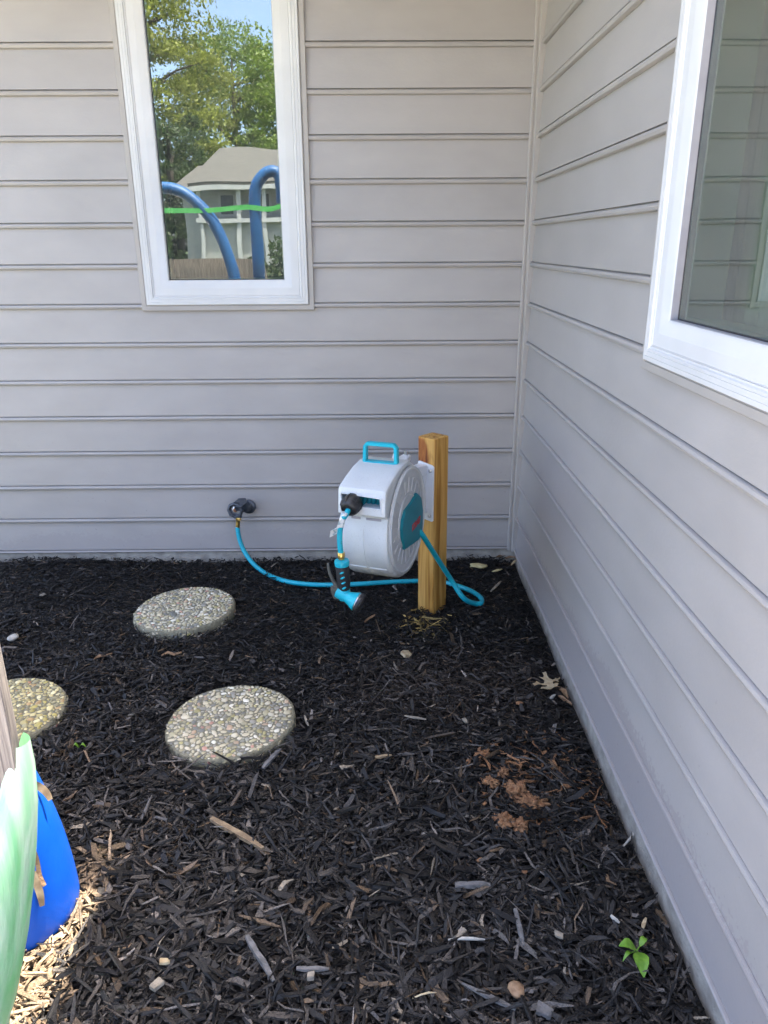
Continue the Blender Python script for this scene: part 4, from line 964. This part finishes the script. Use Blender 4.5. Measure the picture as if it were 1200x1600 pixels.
for i, (px, py, a, b, lab) in enumerate([(808, 1238, 28, 22, 'largest orange brown clay clod, left half of the broken pair'), (830, 1254, 20, 26, 'orange brown clay clod split off to the right of the largest one'),
        (754, 1180, 15, 14, 'rounded clay clod at the top of the group'), (731, 1191, 8, 11, 'small pinkish clay clod at the far left of the group'), (786, 1208, 15, 9, 'flat oval clay clod above the largest one'),
        (767, 1222, 14, 13, 'crumbly clay clod left of the largest one'), (789, 1284, 26, 15, 'lower left clay clod half covered with dark chips'), (812, 1292, 22, 13, 'lower right clay clod half covered with dark chips'),
        (756, 1254, 9, 8, 'tiny clay crumb left of the broken pair'), (822, 1183, 7, 6, 'tiny clay crumb at the upper right of the group'), (812, 1099, 9, 7, 'small round orange nut left of the oak leaf'), (750, 1343, 7, 9, 'small orange clay crumb above the silvery splinter'), (820, 1362, 8, 7, 'small orange clay crumb right of the silvery splinter')]):
    lump('clay_clod', lab, 'clod' if 'nut' not in lab else 'nut', px, py, a, b, M['clay'], GC if 'nut' not in lab else None, .9 if a > 12 else .6, .012, i+1, 1.0 if a > 12 else .4, 4 if a > 12 else 2)
lump('wood_chip', 'flat orange tan wood chip lying below the wooden post', 'wood chip', 635, 1022, 16, 8, M['oak'], None, .3, .02, 3, .3, 1)
lump('pebble_stone', 'cream shell shaped pebble at the far left edge above the wrapped bundle', 'pebble', 20, 996, 15, 9, M['bone'], None, .6, .02, 4, .2)
lump('pebble_stone', 'brown rounded stone at the bottom right of the bed', 'stone', 806, 1546, 27, 24, M['brown_leaf'], None, .5, .018, 5, .25)
lump('wood_block', 'pale grey square wood chip at the bottom right of the bed', 'wood chip', 850, 1580, 20, 20, M['grey_wood'], None, .6, .02, 6, .25, 1)
lump('wood_chip', 'square orange wood chip at the bottom left of the bed', 'wood chip', 257, 1502, 14, 14, M['oak'], None, .35, .022, 7, .2, 1)
lump('wood_chip', 'grey square wood chip below the orange one', 'wood chip', 246, 1538, 17, 15, M['pale_wood'], None, .5, .02, 8, .2, 1)
lump('wood_chip', 'small white chip right of the bluish grey level chip', 'wood chip', 486, 1525, 13, 11, M['pale_wood'], None, .6, .02, 9, .3, 2)
lump('wood_chip', 'brown pale chip at the bottom centre beside the thin white twig', 'wood chip', 718, 1459, 24, 10, M['pale_wood'], None, .4, .016, 10, .3, 1)
lump('wood_chip', 'white chip at the far right of the bottom mulch near the seedling', 'wood chip', 873, 1461, 15, 8, M['pale_wood'], None, .4, .02, 13, .3, 1)
lump('leaf_scrap', 'curled pale yellow leaf scrap behind the post, left one', 'leaf scrap', 748, 884, 14, 11, M['yellow_bit'], None, .5, .022, 11, .5)
lump('leaf_scrap', 'small pale yellow leaf scrap behind the post, right one', 'leaf scrap', 777, 891, 6, 8, M['yellow_bit'], None, .5, .022, 12, .5)
lump('wood_chip', 'bright white fleck of chip between post and clay clods', 'wood chip', 727, 1126, 7, 6, M['pale_wood'], None, .5, .02, 14, .3, 1)

def dry_leaf(label, pts, m, up=.02, seed=1, name='dry_leaf'):
    """small curled blade following a ground line: pts = [(px,py,halfwidth px)]"""
    vs = []; P_ = [on_ground(a, b, up) for a, b, _ in pts]; c = sum(P_, Vector())/len(P_)
    for i, (p, (_, _, hw_)) in enumerate(zip(P_, pts)):
        tg = (P_[min(i+1, len(P_)-1)]-P_[max(i-1, 0)]).normalized(); s_ = tg.cross(Vector((0, 0, 1))).normalized(); q = hw_*(p-CAM).dot(FW)/F
        w_ = .008*mnoise.noise(Vector((i*1.7, seed*3.3, 0)))
        vs += [p-c-s_*q+Vector((0, 0, .004+w_)), p-c+Vector((0, 0, -.001+w_)), p-c+s_*q+Vector((0, 0, .004+w_))]
    n_ = len(pts); k_ = len(vs); vs += [v-Vector((0, 0, .0008)) for v in vs]
    fs = []
    for i in range(n_-1):
        for k in (0, 1):
            a = i*3+k; fs.append((a, a+1, a+4, a+3)); fs.append((k_+a, k_+a+3, k_+a+4, k_+a+1))
        fs.append((i*3, i*3+3, k_+i*3+3, k_+i*3)); fs.append((i*3+2, k_+i*3+2, k_+i*3+5, i*3+5))
    fs += [(0, k_, k_+1, k_+2, 2, 1), (k_-3, k_-2, k_-1, 2*k_-1, 2*k_-2, 2*k_-3)]
    o = MB().add(vs, fs).build(name, m, smooth=True, angle=60); o.location = c; return tag(o, label, 'leaf')
dry_leaf('curled brown dry leaf just right of the pale oak leaf', [(868, 1072, 1), (874, 1075, 4), (880, 1080, 5), (884, 1087, 3), (887, 1092, 1)], M['brown_leaf'], .02, 1)
dry_leaf('long brown shrivelled leaf below the pale oak leaf', [(872, 1086, 2), (878, 1090, 4), (884, 1095, 4), (889, 1099, 3), (893, 1103, 1)], M['brown_leaf'], .018, 2)
dry_leaf('brown dry leaf lying in the house corner, left one', [(776, 871, 1), (783, 868, 3), (790, 867, 3), (797, 869, 1)], M['brown_leaf'], .022, 3)
dry_leaf('reddish brown dry leaf lying in the house corner, right one', [(790, 873, 1), (797, 871, 3.5), (804, 872, 3), (809, 876, 1)], M['brown_leaf'], .026, 4)
dry_leaf('pale tan leaf below the brown leaves in the house corner', [(799, 882, 1), (804, 879, 2.5), (808, 875, 2), (811, 872, .6)], M['oak'], .022, 5)
dry_leaf('faint brown leaf scrap between the two stepping stones', [(253, 1026, 2), (262, 1022, 4), (272, 1024, 4), (284, 1020, 2)], M['brown_leaf'], .012, 6)
dry_leaf('brown leaf scrap on the dark mulch above the wrapped bundle', [(148, 1030, 1), (156, 1026, 4), (166, 1025, 3), (176, 1021, 1)], M['brown_leaf'], .01, 7)
dry_leaf('tan scrap of leaf at the right side of the foot of the nozzle', [(570, 972, 1), (575, 968, 2.5), (581, 964, 2.5), (586, 962, 1)], M['brown_leaf'], .018, 8)

# green seedling
sb = on_ground(994, 1487, .0)
seed = empty('seedling', sb, 'young green seedling with two broad leaves growing near the right wall', 'seedling')
def leaf_blade(parent, org, base, tip, wdt, m, name='leaf', curl=.012):
    base, tip = Vector(base), Vector(tip); d = tip-base; s_ = d.cross(Vector((0, 0, 1))).normalized(); vs = []; n_ = 8
    for i in range(n_+1):
        t = i/n_; w_ = wdt*(math.sin(math.pi*min(1, t*.93+.05))**.75)*(1.25-.55*t)*(1+.06*(i % 2)); p = base+d*t+Vector((0, 0, curl*math.sin(math.pi*t)))
        vs += [p-s_*w_+Vector((0, 0, .12*w_))-org, p-Vector((0, 0, .10*w_))-org, p+s_*w_+Vector((0, 0, .12*w_))-org]
    k_ = len(vs); vs += [v-Vector((0, 0, .0006)) for v in vs]; fs = []
    for i in range(n_):
        for k in (0, 1): a = i*3+k; fs += [(a, a+1, a+4, a+3), (k_+a, k_+a+3, k_+a+4, k_+a+1)]
        fs += [(i*3, i*3+3, k_+i*3+3, k_+i*3), (i*3+2, k_+i*3+2, k_+i*3+5, i*3+5)]
    return MB().add(vs, fs).build(name, m, parent, smooth=True, angle=50)
h = .034
leaf_blade(seed, sb, on_ground(993, 1483, h), on_ground(967, 1478, h-.002), .0125, M['green_leaf'])
leaf_blade(seed, sb, on_ground(997, 1488, h), on_ground(1006, 1527, h-.012), .0155, M['green_leaf'])
leaf_blade(seed, sb, on_ground(1000, 1478, h-.005), on_ground(1011, 1467, h-.006), .007, M['green_leaf'])
leaf_blade(seed, sb, on_ground(988, 1488, h-.008), on_ground(973, 1502, h-.014), .0045, M['green_leaf'])
mb = MB().tube([Vector((0, 0, -.01)), on_ground(995, 1486, h*.5)-sb, on_ground(995, 1485, h-.002)-sb], .0018, 8)
for q in ((993, 1483), (997, 1488), (1000, 1478), (988, 1488)): mb.tube([on_ground(995, 1485, h-.004)-sb, on_ground(*q, h-.001)-sb], .0013, 6)
mb.build('stem', M['green_leaf'], seed, smooth=True)
s2 = on_ground(122, 1168, .0)
spr = empty('sprout', s2, 'tiny green sprout right of the olive tinted stepping stone', 'sprout')
leaf_blade(spr, s2, on_ground(123, 1168, .02), on_ground(114, 1167, .024), .006, M['green_leaf'])
leaf_blade(spr, s2, on_ground(124, 1168, .02), on_ground(134, 1167, .024), .0055, M['green_leaf'])

# ================================================================== ACROSS THE YARD (seen mirrored in the window)
nb_ = empty('neighbour_house', (-4.5, -27, -.1), 'pale bungalow with a shingled porch roof across the lawn, seen in the window reflection', 'house')
NBO = Vector(nb_.location)
def hb2(mb, name, m, parent=nb_, **k):
    mb.v = [tuple(Vector(v)-NBO) for v in mb.v]; return mb.build(name, m, parent, **k)
yf = -27.2
hb2(MB().box((-7.1, -33, -.1), (4.5, yf, 3.5)), 'wall', M['house_pale'])
hb2(MB().box((-8.1, -33, -.1), (-7.1, yf-.8, 3.3)), 'wall', M['house_pale'])
r_ = slab('roof', [Vector((-7.35, -26.0, 3.40))-NBO, Vector((5, -26.0, 3.40))-NBO, Vector((5, -30.2, 4.95))-NBO, Vector((-6.9, -30.2, 4.95))-NBO], .14, M['far_roof'], nb_)
slab('roof', [Vector((-8.35, -27.2, 3.35))-NBO, Vector((-7.0, -27.2, 3.35))-NBO, Vector((-7.0, -30, 4.3))-NBO, Vector((-7.8, -30, 4.3))-NBO], .12, M['far_roof'], nb_)
hb2(MB().box((-7.4, -26.06, 3.26), (5, -25.94, 3.42)), 'fascia', M['house_white'])
for x in (-7.0, -5.65, -4.75, -3.4, -1.8):
    hb2(MB().box((x-.07, -26.3, -.1), (x+.07, -26.16, 3.27)), 'porch_post', M['house_white'])
for x in (-6.2, -4.9, -3.6):
    fr_ = hb2(MB().box((x-.30, yf, 2.42), (x+.30, yf+.06, 3.22)), 'window', M['house_white'])
    hb2(MB().box((x-.21, yf+.05, 2.5), (x+.21, yf+.075, 3.14)), 'pane', M['house_dark'], fr_)
for k in range(9): hb2(MB().box((-7.1, yf, 2.40+.12*k), (4.5, yf+.02+.004*(k % 2), 2.41+.12*k)), 'clapboard', M['house_white'])
hb2(MB().box((-7.2, -26.9, 2.15), (4, -26.1, 2.3)), 'porch_deck', M['house_white'])
hb2(MB().box((-7.15, -26.5, -.1), (4, -26.4, 2.15)), 'lattice_wall', M['house_pale'])

def shrub(x, y, hgt, rad, label, seed):
    nr = np.random.default_rng(seed); o = empty('shrub', (x, y, -.12), label, 'shrub', 'shrubs below the bungalow porch')
    MB().tube([(0, 0, 0), (0, .05, hgt*.6)], [.06, .02], 6).build('stem', M['bark'], o)
    n = 2600; d = nr.normal(0, 1, (n, 3)); d /= np.linalg.norm(d, axis=1)[:, None]; p = d*(nr.random(n)**.3)[:, None]*np.array([rad, rad*.7, hgt*.52])*(1+.18*np.sin(d[:, :1]*7+seed)); p[:, 2] += hgt*.52
    s_ = nr.uniform(.05, .12, n)[:, None]; u = nr.normal(0, 1, (n, 3)); u /= np.linalg.norm(u, axis=1)[:, None]; v = np.cross(u, nr.normal(0, 1, (n, 3))); v /= np.linalg.norm(v, axis=1)[:, None]
    q = np.stack([p-u*s_, p+v*s_*.5, p+u*s_, p-v*s_*.5], 1).reshape(-1, 3)
    me = bpy.data.meshes.new('foliage'); me.from_pydata(q.tolist(), [], np.arange(len(q)).reshape(-1, 4).tolist()); me.update(); me.materials.append(M['leaves_dark'])
    c = bpy.data.objects.new('foliage', me); COL.objects.link(c); c.parent = o
for i, (x, y, h_, r_, lb) in enumerate([(-8.3, -22, 2.3, 1.1, 'tall dark shrub at the left end of the bungalow'), (-6.9, -21, 1.0, .9, 'dark shrub under the left porch post'), (-5.6, -21.5, .8, .7, 'lowest dark shrub under the porch'), (-4.5, -21, 1.1, .8, 'dark shrub right of the porch middle'), (-3.0, -21.5, 1.9, 1.0, 'broad dark shrub at the right of the porch')]): shrub(x, y, h_, r_, lb, 60+i)

def tree(x, y, hgt, rad, leaves, label, n=5200, seed=0, low=.25):
    rg = random.Random(seed); nr = np.random.default_rng(seed)
    o = empty('tree', (x, y, -.12), label, 'tree', 'trees standing across the yard')
    mb = MB().tube([(0, 0, 0), (.1, .05, hgt*.3), (0, .1, hgt*.6), (.1, 0, hgt*.92)], [.30, .24, .15, .04], 10)
    tips = []
    for k in range(16):
        a = rg.uniform(0, 6.28); z0 = hgt*rg.uniform(.25, .8); ln = rad*rg.uniform(.6, 1.05)*(1-.45*(z0/hgt))
        e_ = Vector((math.cos(a)*ln, math.sin(a)*ln, z0+ln*rg.uniform(.2, .7)))
        mb.tube([(0, .08, z0), Vector((e_.x*.5, e_.y*.5, z0+(e_.z-z0)*.6)), e_], [.11, .06, .02], 6); tips.append((e_, ln*.55))
    mb.build('trunk', M['bark'], o, smooth=True)
    cl = []
    for k in range(170):
        if k < 32: e_, r0 = tips[k % 16]; c = e_+Vector((rg.gauss(0, .4), rg.gauss(0, .4), rg.gauss(0, .3)))
        else:
            a = rg.uniform(0, 6.28); zz = rg.uniform(low, 1.0); rr = rad*math.sqrt(max(0, 1-((zz-.52)/.56)**2))*rg.uniform(.35, 1.0); c = Vector((rr*math.cos(a), rr*math.sin(a), zz*hgt))
        cl.append((c, rg.uniform(.45, 1.05)*rad*.26))
    per = n//len(cl); V = []; Fc = []
    C_ = np.repeat(np.array([tuple(c) for c, _ in cl]), per, 0); RR_ = np.repeat(np.array([r for _, r in cl]), per)
    d = nr.normal(0, 1, (len(C_), 3)); d /= np.linalg.norm(d, axis=1)[:, None]; p = C_+d*(RR_*nr.random(len(C_))**.45)[:, None]*np.array([1.25, 1.25, .6])
    s_ = nr.uniform(.06, .14, len(p)); u = nr.normal(0, 1, (len(p), 3)); u /= np.linalg.norm(u, axis=1)[:, None]; v = np.cross(u, nr.normal(0, 1, (len(p), 3))); v /= np.linalg.norm(v, axis=1)[:, None]
    q = np.stack([p-u*s_[:, None], p+v*s_[:, None]*.5, p+u*s_[:, None], p-v*s_[:, None]*.5], 1).reshape(-1, 3)
    me = bpy.data.meshes.new('crown'); me.from_pydata(q.tolist(), [], np.arange(len(q)).reshape(-1, 4).tolist()); me.update(); me.materials.append(leaves)
    c = bpy.data.objects.new('crown', me); COL.objects.link(c); c.parent = o
LY, LG, LD = M['leaves_yellow'], M['leaves_green'], M['leaves_dark']
tree(-12.6, -41, 16.5, 4.6, LY, 'tall yellow green tree left of the mirrored bungalow', 30000, 1)
tree(-8.9, -46, 13.2, 3.9, LG, 'rounded green tree behind the mirrored bungalow', 26000, 2)
tree(-5.2, -44, 11.4, 3.8, LG, 'lower feathery green tree over the mirrored bungalow roof', 22000, 3)
tree(-15.5, -36, 12.0, 4.0, LY, 'yellowish tree at the far left beyond the mirrored bungalow', 22000, 4)
tree(-10.2, -35, 7.0, 2.6, LD, 'small dark tree next to the mirrored bungalow wing', 16000, 5, .05)
tree(-2.0, -47, 9.0, 4.0, LG, 'green tree to the right behind the mirrored bungalow', 16000, 6)
tree(-18.5, -46, 15.0, 4.5, LG, 'tall green tree at the far left edge of the yard', 16000, 7)
tree(3.5, -45, 11.0, 4.2, LD, 'dark green tree behind the right end of the bungalow', 13000, 8)
tree(-12.0, -33, 4.2, 2.4, LD, 'low dark bushy tree left of the mirrored bungalow', 13000, 9, .02)
